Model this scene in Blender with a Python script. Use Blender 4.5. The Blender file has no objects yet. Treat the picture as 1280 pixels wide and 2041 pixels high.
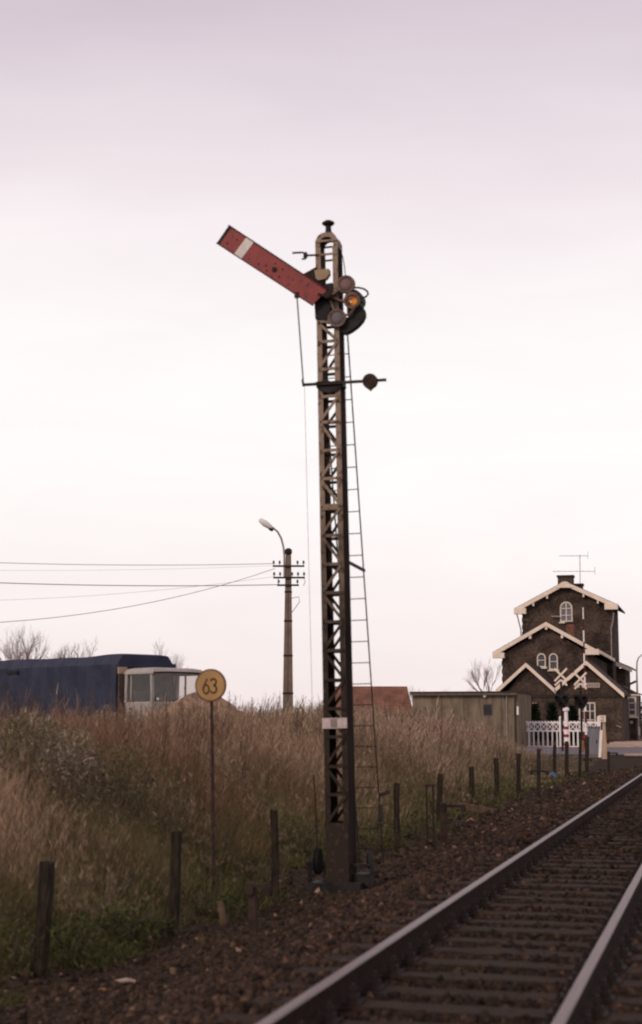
import bpy, math, random
import numpy as np
from mathutils import Matrix, Vector

random.seed(7)
rng = np.random.default_rng(11)
C = bpy.context.scene.collection
scene = bpy.context.scene

# ------------------------------------------------------------------ camera
# the world: X to the right of the track, Y along the track, Z up, rail top at Z = 0
F, CX, CY, HOR = 3000.0, 640.0, 1020.5, 1437.0
PITCH = math.atan((HOR - CY) / F)
YAW = math.atan(800.0 * math.cos(PITCH) / F)
CAMZ = 1.54
cam_d = bpy.data.cameras.new('camera')
cam = bpy.data.objects.new('camera', cam_d)
C.objects.link(cam)
cam.location = (0, 0, CAMZ)
cam.rotation_euler = (math.pi / 2 + PITCH, 0, YAW)
cam_d.sensor_fit = 'HORIZONTAL'
cam_d.sensor_width = 36.0
cam_d.lens = F / 1280.0 * 36.0
cam_d.clip_start = 0.1
cam_d.clip_end = 6000
cam_d.dof.use_dof = True
cam_d.dof.focus_distance = 60.0
cam_d.dof.aperture_fstop = 3.1
scene.camera = cam
RC = cam.rotation_euler.to_matrix()
ORI = Vector((0, 0, CAMZ))

# ------------------------------------------------------------------ sky and sun
SUN_EL, SUN_AZ = math.radians(32), math.radians(205)      # azimuth measured clockwise from +Y
world = bpy.data.worlds.new('World')
scene.world = world
world.use_nodes = True
nt = world.node_tree
nt.nodes.clear()
w_out = nt.nodes.new('ShaderNodeOutputWorld')
w_add = nt.nodes.new('ShaderNodeAddShader')
w_sky = nt.nodes.new('ShaderNodeTexSky')
w_sky.sky_type = 'NISHITA'
w_sky.sun_disc = False
w_sky.sun_elevation = SUN_EL
w_sky.sun_rotation = SUN_AZ
w_bg1 = nt.nodes.new('ShaderNodeBackground')
w_bg1.inputs['Strength'].default_value = 0.008
w_bg2 = nt.nodes.new('ShaderNodeBackground')
w_bg2.inputs['Strength'].default_value = 1.01
w_tc = nt.nodes.new('ShaderNodeTexCoord')
w_sep = nt.nodes.new('ShaderNodeSeparateXYZ')
w_ramp = nt.nodes.new('ShaderNodeValToRGB')
w_noise = nt.nodes.new('ShaderNodeTexNoise')
w_noise.inputs['Scale'].default_value = 3.5
w_noise.inputs['Detail'].default_value = 5.0
w_map = nt.nodes.new('ShaderNodeMapping')
w_map.inputs['Scale'].default_value = (1, 1, 2.5)
w_ma = nt.nodes.new('ShaderNodeMath'); w_ma.operation = 'MULTIPLY_ADD'
w_ma.inputs[1].default_value = 0.07; w_ma.inputs[2].default_value = -0.035
w_ad = nt.nodes.new('ShaderNodeMath'); w_ad.operation = 'ADD'
def s2l(c):
    return tuple(((v / 255.0) / 12.92 if v / 255.0 <= 0.04045 else ((v / 255.0 + 0.055) / 1.055) ** 2.4) for v in c)
cr = w_ramp.color_ramp
cr.interpolation = 'B_SPLINE'
stops = [(0.0, (240, 226, 226)), (0.07, (246, 234, 233)), (0.17, (255, 251, 248)), (0.27, (252, 245, 244)),
         (0.345, (241, 230, 232)), (0.45, (209, 193, 204)), (1.0, (186, 168, 184))]
while len(cr.elements) < len(stops):
    cr.elements.new(0.5)
for e, (p, c) in zip(cr.elements, stops):
    e.position = p
    e.color = (*s2l(c), 1)
L = nt.links.new
L(w_tc.outputs['Generated'], w_sep.inputs[0])
L(w_tc.outputs['Generated'], w_map.inputs[0]); L(w_map.outputs[0], w_noise.inputs['Vector'])
L(w_noise.outputs['Fac'], w_ma.inputs[0])
L(w_sep.outputs['Z'], w_ad.inputs[0]); L(w_ma.outputs[0], w_ad.inputs[1])
L(w_ad.outputs[0], w_ramp.inputs['Fac'])
w_n2 = nt.nodes.new('ShaderNodeTexNoise'); w_n2.inputs['Scale'].default_value = 5.0; w_n2.inputs['Detail'].default_value = 7.0; w_n2.inputs['Distortion'].default_value = 0.8
w_m2 = nt.nodes.new('ShaderNodeMapping'); w_m2.inputs['Scale'].default_value = (1, 1, 5.0); w_m2.inputs['Rotation'].default_value = (0.1, 0.15, 0)
w_r2 = nt.nodes.new('ShaderNodeMapRange'); w_r2.inputs[1].default_value = 0.3; w_r2.inputs[2].default_value = 0.7; w_r2.inputs[3].default_value = 0.972; w_r2.inputs[4].default_value = 1.02
w_mu = nt.nodes.new('ShaderNodeVectorMath'); w_mu.operation = 'SCALE'
L(w_tc.outputs['Generated'], w_m2.inputs[0]); L(w_m2.outputs[0], w_n2.inputs['Vector']); L(w_n2.outputs['Fac'], w_r2.inputs[0])
L(w_ramp.outputs['Color'], w_mu.inputs[0]); L(w_r2.outputs[0], w_mu.inputs['Scale'])
L(w_mu.outputs[0], w_bg2.inputs['Color'])
L(w_sky.outputs[0], w_bg1.inputs['Color'])
L(w_bg1.outputs[0], w_add.inputs[0]); L(w_bg2.outputs[0], w_add.inputs[1])
L(w_add.outputs[0], w_out.inputs['Surface'])

sun_d = bpy.data.lights.new('sun', 'SUN')
sun_d.energy = 1.5
sun_d.angle = math.radians(14)
sun_d.color = (1.0, 0.84, 0.68)
sun = bpy.data.objects.new('sun', sun_d)
C.objects.link(sun)
sdir = Vector((math.sin(SUN_AZ) * math.cos(SUN_EL), math.cos(SUN_AZ) * math.cos(SUN_EL), math.sin(SUN_EL)))
sun.rotation_euler = sdir.to_track_quat('Z', 'Y').to_euler()
sun.location = (-20, -20, 40)

vs = scene.view_settings
vs.view_transform = 'Standard'
vs.look = 'None'
vs.exposure = 0.0
vs.gamma = 1.0
vs.use_curve_mapping = False
scene.cycles.use_denoising = True
scene.cycles.filter_width = 2.1
scene.cycles.max_bounces = 6
scene.cycles.diffuse_bounces = 3
scene.cycles.transparent_max_bounces = 8

# ------------------------------------------------------------------ helpers
def ray(px, py):
    return (RC @ Vector(((px - CX) / F, (CY - py) / F, -1))).normalized()
def on_z(px, py, z):
    d = ray(px, py); return ORI + d * ((z - CAMZ) / d.z)
def on_y(px, py, y):
    d = ray(px, py); return ORI + d * (y / d.y)
RIGHT = Vector((math.cos(YAW), math.sin(YAW), 0))
FWD = Vector((-math.sin(YAW), math.cos(YAW), 0))
def at_d(px, py, dist):
    d = ray(px, py); return ORI + d * (dist / d.dot(FWD))

class MB:
    def __init__(s):
        s.v, s.f = [], []
    def add(s, vs_, fs_):
        o = len(s.v)
        s.v += [tuple(p) for p in vs_]
        s.f += [tuple(i + o for i in f) for f in fs_]
        return s
    def box(s, x0, x1, y0, y1, z0, z1):
        return s.add([(x0, y0, z0), (x1, y0, z0), (x1, y1, z0), (x0, y1, z0), (x0, y0, z1), (x1, y0, z1), (x1, y1, z1), (x0, y1, z1)],
                     [(3, 2, 1, 0), (4, 5, 6, 7), (0, 1, 5, 4), (1, 2, 6, 5), (2, 3, 7, 6), (3, 0, 4, 7)])
    def frust(s, a, b, z0, z1):                     # a, b: (x0,x1,y0,y1) at bottom and top
        return s.add([(a[0], a[2], z0), (a[1], a[2], z0), (a[1], a[3], z0), (a[0], a[3], z0), (b[0], b[2], z1), (b[1], b[2], z1), (b[1], b[3], z1), (b[0], b[3], z1)],
                     [(3, 2, 1, 0), (4, 5, 6, 7), (0, 1, 5, 4), (1, 2, 6, 5), (2, 3, 7, 6), (3, 0, 4, 7)])
    def bar(s, p, q, w, h, up=(0, 0, 1)):           # rectangular bar between two points
        p, q = Vector(p), Vector(q)
        d = (q - p).normalized(); u = Vector(up)
        a = d.cross(u)
        if a.length < 1e-4: a = d.cross(Vector((1, 0, 0)))
        a.normalize(); b = a.cross(d)
        a = a * (w / 2); b = b * (h / 2)
        return s.add([p - a - b, p + a - b, p + a + b, p - a + b, q - a - b, q + a - b, q + a + b, q - a + b],
                     [(0, 1, 2, 3), (7, 6, 5, 4), (0, 4, 5, 1), (1, 5, 6, 2), (2, 6, 7, 3), (3, 7, 4, 0)])
    def tube(s, pts, r, n=8, cap=True):
        pts = [Vector(p) for p in pts]
        rs = r if isinstance(r, (list, tuple)) else [r] * len(pts)
        o = len(s.v); ref = None
        for i, p in enumerate(pts):
            t = (pts[min(i + 1, len(pts) - 1)] - pts[max(i - 1, 0)]).normalized()
            if ref is None:
                ref = t.cross(Vector((0, 0, 1)))
                if ref.length < 0.05: ref = t.cross(Vector((1, 0, 0)))
            a = (ref - t * ref.dot(t)).normalized(); ref = a; b = t.cross(a)
            for k in range(n):
                an = 2 * math.pi * k / n
                s.v.append(tuple(p + a * (math.cos(an) * rs[i]) + b * (math.sin(an) * rs[i])))
        for i in range(len(pts) - 1):
            for k in range(n):
                s.f.append((o + i * n + k, o + i * n + (k + 1) % n, o + (i + 1) * n + (k + 1) % n, o + (i + 1) * n + k))
        if cap:
            s.f.append(tuple(o + k for k in reversed(range(n))))
            s.f.append(tuple(o + (len(pts) - 1) * n + k for k in range(n)))
        return s
    def lathe(s, prof, c=(0, 0, 0), n=16, axis='z'):
        o = len(s.v)
        for (r, h) in prof:
            for k in range(n):
                an = 2 * math.pi * k / n
                if axis == 'z': s.v.append((c[0] + r * math.cos(an), c[1] + r * math.sin(an), c[2] + h))
                elif axis == 'y': s.v.append((c[0] + r * math.cos(an), c[1] + h, c[2] + r * math.sin(an)))
                else: s.v.append((c[0] + h, c[1] + r * math.cos(an), c[2] + r * math.sin(an)))
        for i in range(len(prof) - 1):
            for k in range(n):
                s.f.append((o + i * n + k, o + i * n + (k + 1) % n, o + (i + 1) * n + (k + 1) % n, o + (i + 1) * n + k))
        s.f.append(tuple(o + k for k in reversed(range(n))))
        s.f.append(tuple(o + (len(prof) - 1) * n + k for k in range(n)))
        return s
    def prism(s, poly, y0, y1):                     # (x, z) polygon extruded along y
        n = len(poly)
        return s.add([(x, y0, z) for x, z in poly] + [(x, y1, z) for x, z in poly],
                     [tuple(range(n)), tuple(range(2 * n - 1, n - 1, -1))] + [(i, i + n, (i + 1) % n + n, (i + 1) % n) for i in range(n)])
    def shift(s, off):
        s.v = [(x - off[0], y - off[1], z - off[2]) for x, y, z in s.v]; return s
    def build(s, name, m, parent=None, off=None, smooth=False, bevel=0):
        if off is not None: s.shift(off)
        me = bpy.data.meshes.new(name)
        me.from_pydata(s.v, [], s.f)
        return link(name, me, m, parent, smooth, bevel)

def link(name, me, m, parent=None, smooth=False, bevel=0):
    import bmesh
    bm = bmesh.new(); bm.from_mesh(me); bmesh.ops.recalc_face_normals(bm, faces=bm.faces)
    if bevel:
        bmesh.ops.bevel(bm, geom=list(bm.edges), offset=bevel, segments=1, affect='EDGES', clamp_overlap=True)
    bm.to_mesh(me); bm.free()
    if smooth:
        me.polygons.foreach_set('use_smooth', [True] * len(me.polygons))
    if m is not None: me.materials.append(m)
    o = bpy.data.objects.new(name, me)
    C.objects.link(o)
    if parent is not None: o.parent = parent
    return o
def copy_obj(o, parent, loc=None, rot=None, scale=None):
    c = o.copy(); C.objects.link(c); c.parent = parent
    if loc is not None: c.location = loc
    if rot is not None: c.rotation_euler = rot
    if scale is not None: c.scale = scale
    return c
def tag(o, label, cat, group=None):
    o['label'] = label; o['category'] = cat
    if group: o['group'] = group
    return o
def root(name, loc, label, cat, group=None, rz=0.0, ry=0.0, rx=0.0):
    e = bpy.data.objects.new(name, None); C.objects.link(e)
    e.empty_display_size = 0.2
    e.location = loc; e.rotation_euler = (rx, ry, rz)
    return tag(e, label, cat, group)
def copy_tree(o, parent=None):
    c = o.copy(); C.objects.link(c); c.parent = parent
    for ch in list(o.children): copy_tree(ch, c)
    return c
def structure(o):
    o['kind'] = 'structure'; return o
def stuff(o):
    o['kind'] = 'stuff'; return o

# ------------------------------------------------------------------ materials
def mat(name, c1, c2=None, rough=0.8, scale=6.0, detail=5.0, bump=0.0, bscale=None, metal=0.0, c3=None, s3=30.0, t3=0.6, stretch=None, spec=0.12, lo=0.35, hi=0.65):
    m = bpy.data.materials.new(name); m.use_nodes = True
    t = m.node_tree; n = t.nodes; l = t.links
    bs = n['Principled BSDF']
    bs.inputs['Roughness'].default_value = rough
    bs.inputs['Metallic'].default_value = metal
    bs.inputs['Specular IOR Level'].default_value = spec
    if c2 is None:
        c2 = tuple(x * 0.75 for x in c1)
    tc = n.new('ShaderNodeTexCoord'); mp = n.new('ShaderNodeMapping')
    l.new(tc.outputs['Object'], mp.inputs[0])
    if stretch: mp.inputs['Scale'].default_value = stretch
    no = n.new('ShaderNodeTexNoise'); no.inputs['Scale'].default_value = scale; no.inputs['Detail'].default_value = detail
    l.new(mp.outputs[0], no.inputs['Vector'])
    ra = n.new('ShaderNodeValToRGB')
    ra.color_ramp.elements[0].position = lo; ra.color_ramp.elements[0].color = (*c1, 1)
    ra.color_ramp.elements[1].position = hi; ra.color_ramp.elements[1].color = (*c2, 1)
    l.new(no.outputs['Fac'], ra.inputs[0])
    col = ra.outputs[0]
    if c3 is not None:
        n3 = n.new('ShaderNodeTexNoise'); n3.inputs['Scale'].default_value = s3; n3.inputs['Detail'].default_value = 6
        l.new(mp.outputs[0], n3.inputs['Vector'])
        r3 = n.new('ShaderNodeValToRGB')
        r3.color_ramp.elements[0].position = t3; r3.color_ramp.elements[1].position = t3 + 0.06
        l.new(n3.outputs['Fac'], r3.inputs[0])
        mx = n.new('ShaderNodeMix'); mx.data_type = 'RGBA'
        l.new(r3.outputs[0], mx.inputs[0]); l.new(col, mx.inputs[6]); mx.inputs[7].default_value = (*c3, 1)
        col = mx.outputs[2]
    l.new(col, bs.inputs['Base Color'])
    if bump:
        nb = n.new('ShaderNodeTexNoise'); nb.inputs['Scale'].default_value = bscale or scale * 3; nb.inputs['Detail'].default_value = 6
        l.new(mp.outputs[0], nb.inputs['Vector'])
        bu = n.new('ShaderNodeBump'); bu.inputs['Strength'].default_value = bump; bu.inputs['Distance'].default_value = 0.05
        l.new(nb.outputs['Fac'], bu.inputs['Height']); l.new(bu.outputs[0], bs.inputs['Normal'])
    return m

def blade_mat(name, rough=0.85, trans=0.25):
    m = bpy.data.materials.new(name); m.use_nodes = True
    t = m.node_tree; n = t.nodes; l = t.links
    bs = n['Principled BSDF']; bs.inputs['Roughness'].default_value = rough; bs.inputs['Specular IOR Level'].default_value = 0.1
    at = n.new('ShaderNodeAttribute'); at.attribute_name = 'Col'
    l.new(at.outputs['Color'], bs.inputs['Base Color'])
    if trans:
        tr = n.new('ShaderNodeBsdfTranslucent'); l.new(at.outputs['Color'], tr.inputs['Color'])
        mx = n.new('ShaderNodeMixShader'); mx.inputs[0].default_value = trans
        l.new(bs.outputs[0], mx.inputs[1]); l.new(tr.outputs[0], mx.inputs[2])
        l.new(mx.outputs[0], n['Material Output'].inputs['Surface'])
    return m

def brick_mat(name, c1, c2, mortar, bw=0.22, bh=0.075):
    m = bpy.data.materials.new(name); m.use_nodes = True
    t = m.node_tree; n = t.nodes; l = t.links
    bs = n['Principled BSDF']; bs.inputs['Roughness'].default_value = 0.95; bs.inputs['Specular IOR Level'].default_value = 0.1
    ge = n.new('ShaderNodeTexCoord'); se = n.new('ShaderNodeSeparateXYZ'); l.new(ge.outputs['Object'], se.inputs[0])
    ad = n.new('ShaderNodeMath'); ad.operation = 'ADD'; l.new(se.outputs['X'], ad.inputs[0]); l.new(se.outputs['Y'], ad.inputs[1])
    co = n.new('ShaderNodeCombineXYZ'); l.new(ad.outputs[0], co.inputs[0]); l.new(se.outputs['Z'], co.inputs[1])
    br = n.new('ShaderNodeTexBrick')
    br.inputs['Color1'].default_value = (*c1, 1); br.inputs['Color2'].default_value = (*c2, 1); br.inputs['Mortar'].default_value = (*mortar, 1)
    br.inputs['Scale'].default_value = 1.0; br.inputs['Brick Width'].default_value = bw; br.inputs['Row Height'].default_value = bh
    br.inputs['Mortar Size'].default_value = 0.006
    l.new(co.outputs[0], br.inputs['Vector'])
    no = n.new('ShaderNodeTexNoise'); no.inputs['Scale'].default_value = 0.9; no.inputs['Detail'].default_value = 8
    l.new(ge.outputs['Object'], no.inputs['Vector'])
    hs = n.new('ShaderNodeHueSaturation'); l.new(br.outputs['Color'], hs.inputs['Color'])
    mr = n.new('ShaderNodeMapRange'); mr.inputs[1].default_value = 0.25; mr.inputs[2].default_value = 0.75; mr.inputs[3].default_value = 0.45; mr.inputs[4].default_value = 1.7
    l.new(no.outputs['Fac'], mr.inputs[0]); l.new(mr.outputs[0], hs.inputs['Value'])
    sp = n.new('ShaderNodeTexNoise'); sp.inputs['Scale'].default_value = 4.5; sp.inputs['Detail'].default_value = 4; l.new(ge.outputs['Object'], sp.inputs['Vector'])
    sr = n.new('ShaderNodeMapRange'); sr.inputs[1].default_value = 0.3; sr.inputs[2].default_value = 0.7; sr.inputs[3].default_value = 0.65; sr.inputs[4].default_value = 1.4; l.new(sp.outputs['Fac'], sr.inputs[0])
    h2 = n.new('ShaderNodeHueSaturation'); l.new(hs.outputs[0], h2.inputs['Color']); l.new(sr.outputs[0], h2.inputs['Value'])
    l.new(h2.outputs[0], bs.inputs['Base Color'])
    return m

def glass_mat(name, col, rough=0.08):
    m = mat(name, col, tuple(x * 0.6 for x in col), rough=rough, scale=1.5, spec=0.5)
    return m

M = {}
M['soil'] = mat('soil', (0.055, 0.042, 0.03), (0.10, 0.072, 0.048), scale=1.2, bump=0.8, bscale=9, c3=(0.05, 0.055, 0.022), s3=2.2, t3=0.56)
M['cinder'] = mat('cinder', (0.022, 0.018, 0.018), (0.05, 0.038, 0.033), scale=3.0, bump=1.0, bscale=22)
M['ballast'] = mat('ballast_bed', (0.020, 0.013, 0.009), (0.05, 0.031, 0.021), scale=7, bump=1.0, bscale=26)
M['stone'] = blade_mat('ballast_stone', trans=0)
M['sleeper'] = mat('sleeper_wood', (0.020, 0.013, 0.009), (0.058, 0.038, 0.026), scale=9, stretch=(0.4, 6, 6), bump=0.6, bscale=20, rough=0.85)
M['railtop'] = mat('polished_rail', (0.21, 0.15, 0.145), (0.12, 0.082, 0.077), rough=0.42, metal=0.5, scale=5, stretch=(30, 0.3, 1))
M['railrust'] = mat('rusty_rail', (0.035, 0.019, 0.013), (0.018, 0.011, 0.009), scale=14, rough=0.95)
M['iron'] = mat('dark_iron', (0.018, 0.014, 0.014), (0.04, 0.026, 0.02), scale=12, rough=0.7)
M['mast'] = None
M['blackpaint'] = mat('black_paint', (0.012, 0.011, 0.013), (0.03, 0.024, 0.022), scale=8, rough=0.6)
M['red'] = mat('red_enamel', (0.26, 0.045, 0.043), (0.20, 0.032, 0.032), scale=7, rough=0.6, c3=(0.05, 0.03, 0.022), s3=13, t3=0.63, spec=0.3)
M['white'] = mat('white_enamel', (0.72, 0.67, 0.62), (0.6, 0.55, 0.5), scale=10, rough=0.55, c3=(0.3, 0.2, 0.14), s3=18, t3=0.68)
M['bandwhite'] = mat('chalky_white', (0.55, 0.45, 0.44), (0.4, 0.32, 0.31), scale=14, rough=0.9)
M['wood'] = mat('weathered_post', (0.014, 0.011, 0.009), (0.048, 0.035, 0.025), scale=7, stretch=(5, 5, 0.7), bump=0.7, bscale=14, rough=0.95)
M['rustpost'] = mat('rusty_post', (0.030, 0.020, 0.018), (0.06, 0.036, 0.029), scale=12, rough=0.9)
M['yellow'] = mat('faded_yellow_plate', (0.40, 0.235, 0.10), (0.31, 0.18, 0.078), scale=6, rough=0.6, c3=(0.2, 0.1, 0.05), s3=11, t3=0.66)
M['signrim'] = mat('sign_rim', (0.16, 0.075, 0.05), (0.11, 0.05, 0.04), scale=9, rough=0.7)
M['print'] = mat('dark_print', (0.13, 0.07, 0.045), (0.10, 0.055, 0.035), scale=9, rough=0.8)
M['concrete'] = mat('concrete', (0.27, 0.21, 0.17), (0.17, 0.13, 0.105), scale=2.2, stretch=(2, 2, 0.6), rough=0.95, bump=0.2, bscale=20)
M['poleconc'] = mat('pole_concrete', (0.20, 0.145, 0.115), (0.14, 0.10, 0.08), scale=3, rough=0.95)
M['shedwall'] = mat('stained_render', (0.215, 0.168, 0.118), (0.125, 0.097, 0.07), scale=1.1, stretch=(2.2, 2.2, 0.5), rough=0.95, c3=(0.09, 0.075, 0.055), s3=3, t3=0.6)
M['brick'] = brick_mat('dark_brick', (0.046, 0.030, 0.0245), (0.068, 0.045, 0.036), (0.064, 0.051, 0.043))
M['redbrick'] = brick_mat('red_brick', (0.14, 0.055, 0.038), (0.11, 0.04, 0.03), (0.12, 0.09, 0.07))
M['trim'] = mat('cream_trim', (0.80, 0.66, 0.55), (0.70, 0.57, 0.47), scale=1.6, rough=0.7)
M['slate'] = mat('roof_slate', (0.05, 0.036, 0.03), (0.03, 0.023, 0.02), scale=2, rough=0.85)
M['pantile'] = mat('pantile', (0.29, 0.145, 0.10), (0.17, 0.09, 0.065), scale=0.9, rough=0.9)
M['winframe'] = mat('window_paint', (0.68, 0.60, 0.50), (0.58, 0.5, 0.42), scale=3, rough=0.6)
M['glass'] = glass_mat('dark_glass', (0.05, 0.045, 0.055))
M['skyglass'] = glass_mat('pale_glass', (0.16, 0.14, 0.17), rough=0.1)
M['fencewhite'] = mat('fence_white', (0.86, 0.79, 0.79), (0.78, 0.70, 0.70), scale=3, rough=0.8)
M['barred'] = mat('barrier_red', (0.33, 0.03, 0.04), (0.26, 0.02, 0.03), scale=4, rough=0.6)
M['cabinet'] = mat('grey_cabinet', (0.20, 0.20, 0.23), (0.15, 0.145, 0.16), scale=2, stretch=(3, 3, 0.5), rough=0.7, c3=(0.2, 0.12, 0.09), s3=4, t3=0.6)
M['paleconc'] = mat('pale_concrete', (0.46, 0.33, 0.23), (0.36, 0.25, 0.175), scale=4, stretch=(3, 3, 0.5), rough=0.95)
M['asphalt'] = mat('asphalt', (0.16, 0.14, 0.155), (0.12, 0.105, 0.115), scale=1.5, rough=0.85, bump=0.1, bscale=60)
M['kerb'] = mat('kerb_stone', (0.45, 0.34, 0.27), (0.33, 0.25, 0.2), scale=1.3, rough=0.95)
M['tarp'] = mat('blue_tarpaulin', (0.015, 0.019, 0.041), (0.026, 0.030, 0.055), scale=1.2, rough=0.65, bump=0.3, bscale=2.5, spec=0.3)
M['cab'] = mat('cab_paint', (0.36, 0.325, 0.30), (0.29, 0.262, 0.24), scale=2, rough=0.5, c3=(0.25, 0.18, 0.13), s3=3.5, t3=0.66)
M['cabin'] = mat('cab_interior', (0.12, 0.108, 0.10), (0.075, 0.068, 0.062), scale=3, rough=0.9)
M['rubber'] = mat('rubber', (0.02, 0.02, 0.02), (0.03, 0.03, 0.03), scale=5, rough=0.9)
M['greywood'] = mat('grey_boards', (0.14, 0.11, 0.09), (0.09, 0.07, 0.06), scale=4, rough=0.9)
M['mound'] = mat('sandy_soil', (0.34, 0.225, 0.155), (0.15, 0.10, 0.07), scale=5, bump=0.8, bscale=9, rough=1.0)
M['bark'] = mat('bark', (0.10, 0.065, 0.06), (0.14, 0.10, 0.09), scale=4, rough=0.95)
M['twig'] = mat('twigs', (0.24, 0.165, 0.16), (0.28, 0.2, 0.19), scale=0.7, rough=0.95)
M['shrub'] = blade_mat('shrub_leaves')
M['blade'] = blade_mat('weed_stems')
M['bag'] = mat('blue_plastic', (0.04, 0.09, 0.19), (0.09, 0.15, 0.25), scale=9, rough=0.4)
M['paper'] = mat('pale_litter', (0.36, 0.28, 0.22), (0.26, 0.2, 0.16), scale=9, rough=0.9)
M['leaf'] = mat('dead_leaf', (0.27, 0.14, 0.07), (0.18, 0.09, 0.045), scale=20, rough=0.9)
M['galv'] = mat('galvanised', (0.33, 0.27, 0.26), (0.25, 0.2, 0.19), scale=4, rough=0.55, metal=0.3)
M['wire'] = mat('wire', (0.26, 0.17, 0.17), (0.2, 0.13, 0.13), scale=1, rough=0.6)
M['hill'] = mat('far_trees', (0.09, 0.075, 0.065), (0.07, 0.06, 0.05), scale=0.4, rough=1.0)
M['lampglass'] = mat('lamp_glass', (0.7, 0.66, 0.64), (0.6, 0.56, 0.55), scale=3, rough=0.3)
M['faded'] = mat('faded_red_lens', (0.19, 0.115, 0.105), (0.15, 0.09, 0.082), scale=6, rough=0.6)
M['greylens'] = mat('grey_lens', (0.14, 0.118, 0.125), (0.10, 0.085, 0.09), scale=6, rough=0.6)

def mast_material():
    """grey-buff paint with rust blotches, blending to dark brown towards the foot"""
    m = bpy.data.materials.new('mast_paint'); m.use_nodes = True
    t = m.node_tree; n = t.nodes; l = t.links
    bs = n['Principled BSDF']; bs.inputs['Roughness'].default_value = 0.75; bs.inputs['Specular IOR Level'].default_value = 0.25
    tc = n.new('ShaderNodeTexCoord'); se = n.new('ShaderNodeSeparateXYZ'); l.new(tc.outputs['Object'], se.inputs[0])
    no = n.new('ShaderNodeTexNoise'); no.inputs['Scale'].default_value = 3.2; no.inputs['Detail'].default_value = 8
    l.new(tc.outputs['Object'], no.inputs['Vector'])
    ma = n.new('ShaderNodeMath'); ma.operation = 'MULTIPLY_ADD'; ma.inputs[1].default_value = 5.0
    l.new(no.outputs['Fac'], ma.inputs[0]); l.new(se.outputs['Z'], ma.inputs[2])
    mr = n.new('ShaderNodeMapRange'); mr.inputs[1].default_value = 5.0; mr.inputs[2].default_value = 8.0
    l.new(ma.outputs[0], mr.inputs[0])
    r1 = n.new('ShaderNodeValToRGB'); r1.color_ramp.elements[0].color = (0.022, 0.014, 0.0095, 1); r1.color_ramp.elements[1].color = (0.265, 0.19, 0.14, 1)
    l.new(mr.outputs[0], r1.inputs[0])
    n2 = n.new('ShaderNodeTexNoise'); n2.inputs['Scale'].default_value = 16; n2.inputs['Detail'].default_value = 7
    l.new(tc.outputs['Object'], n2.inputs['Vector'])
    r2 = n.new('ShaderNodeValToRGB'); r2.color_ramp.elements[0].position = 0.55; r2.color_ramp.elements[1].position = 0.66
    l.new(n2.outputs['Fac'], r2.inputs[0])
    mx = n.new('ShaderNodeMix'); mx.data_type = 'RGBA'
    l.new(r2.outputs[0], mx.inputs[0]); l.new(r1.outputs[0], mx.inputs[6]); mx.inputs[7].default_value = (0.05, 0.03, 0.019, 1)
    l.new(mx.outputs[2], bs.inputs['Base Color'])
    return m
M['mast'] = mast_material()
def lit_lens():
    m = bpy.data.materials.new('lit_orange_lens'); m.use_nodes = True
    t = m.node_tree; n = t.nodes; l = t.links
    bs = n['Principled BSDF']; bs.inputs['Roughness'].default_value = 0.15
    bs.inputs['Base Color'].default_value = (0.09, 0.025, 0.004, 1)
    tc = n.new('ShaderNodeTexCoord'); gr = n.new('ShaderNodeTexGradient'); gr.gradient_type = 'SPHERICAL'
    mp = n.new('ShaderNodeMapping'); mp.inputs['Scale'].default_value = (12, 12, 12); mp.inputs['Location'].default_value = (-0.42, 0, 0.32)
    l.new(tc.outputs['Object'], mp.inputs[0]); l.new(mp.outputs[0], gr.inputs[0])
    ra = n.new('ShaderNodeValToRGB'); ra.color_ramp.elements[0].color = (0.045, 0.010, 0.0, 1); ra.color_ramp.elements[0].position = .15; ra.color_ramp.elements[1].color = (1.0, 0.30, 0.02, 1)
    l.new(gr.outputs[0], ra.inputs[0]); l.new(ra.outputs[0], bs.inputs['Emission Color']); bs.inputs['Emission Strength'].default_value = 0.75
    return m
M['litlens'] = lit_lens()

# ------------------------------------------------------------------ terrain
PX = np.array([-400, -60, -30, -20, -13, -10, -8, -6.6, -5.7, -5.2, -4.2, -3.9, 60, 400], float)
PZ = np.array([0.1, 0.2, 0.3, 0.5, 0.88, 0.80, 0.52, 0.0, -0.45, -0.53, -0.47, -0.45, -0.45, -0.3], float)
def smooth(a, b, x):
    t = np.clip((x - a) / (b - a), 0, 1); return t * t * (3 - 2 * t)
def ground_z(X, Y):
    X = np.asarray(X, float); Y = np.asarray(Y, float)
    sh = 1.9 * smooth(36, 62, Y)
    Xe = np.where(X < -5.2, np.minimum(X + sh, -5.2), X)
    z = np.interp(Xe, PX, PZ)
    z = z * np.where(X < -5.7, 1 + 0.25 * smooth(25, 45, Y), 1)
    lag = 5.0 * smooth(9.2, 10.6, -X)
    far = smooth(64 + lag, 71 + lag * .9, Y)
    z = z * (1 - far) + (-0.14) * far
    n = 0.05 * np.sin(X * 1.7 + Y * 0.6) * np.sin(Y * 0.9 - X * 0.5) + 0.025 * np.sin(X * 4.1 - Y * 2.3)
    z = z + n * np.where(X < -5.2, 1.3, 0.35) * (1 - far)
    z = z - .20 * np.exp(-((X + 4.95) / .40) ** 2 - ((Y - 16.3) / .75) ** 2)
    return z
def gz(x, y):
    return float(ground_z(x, y))

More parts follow.
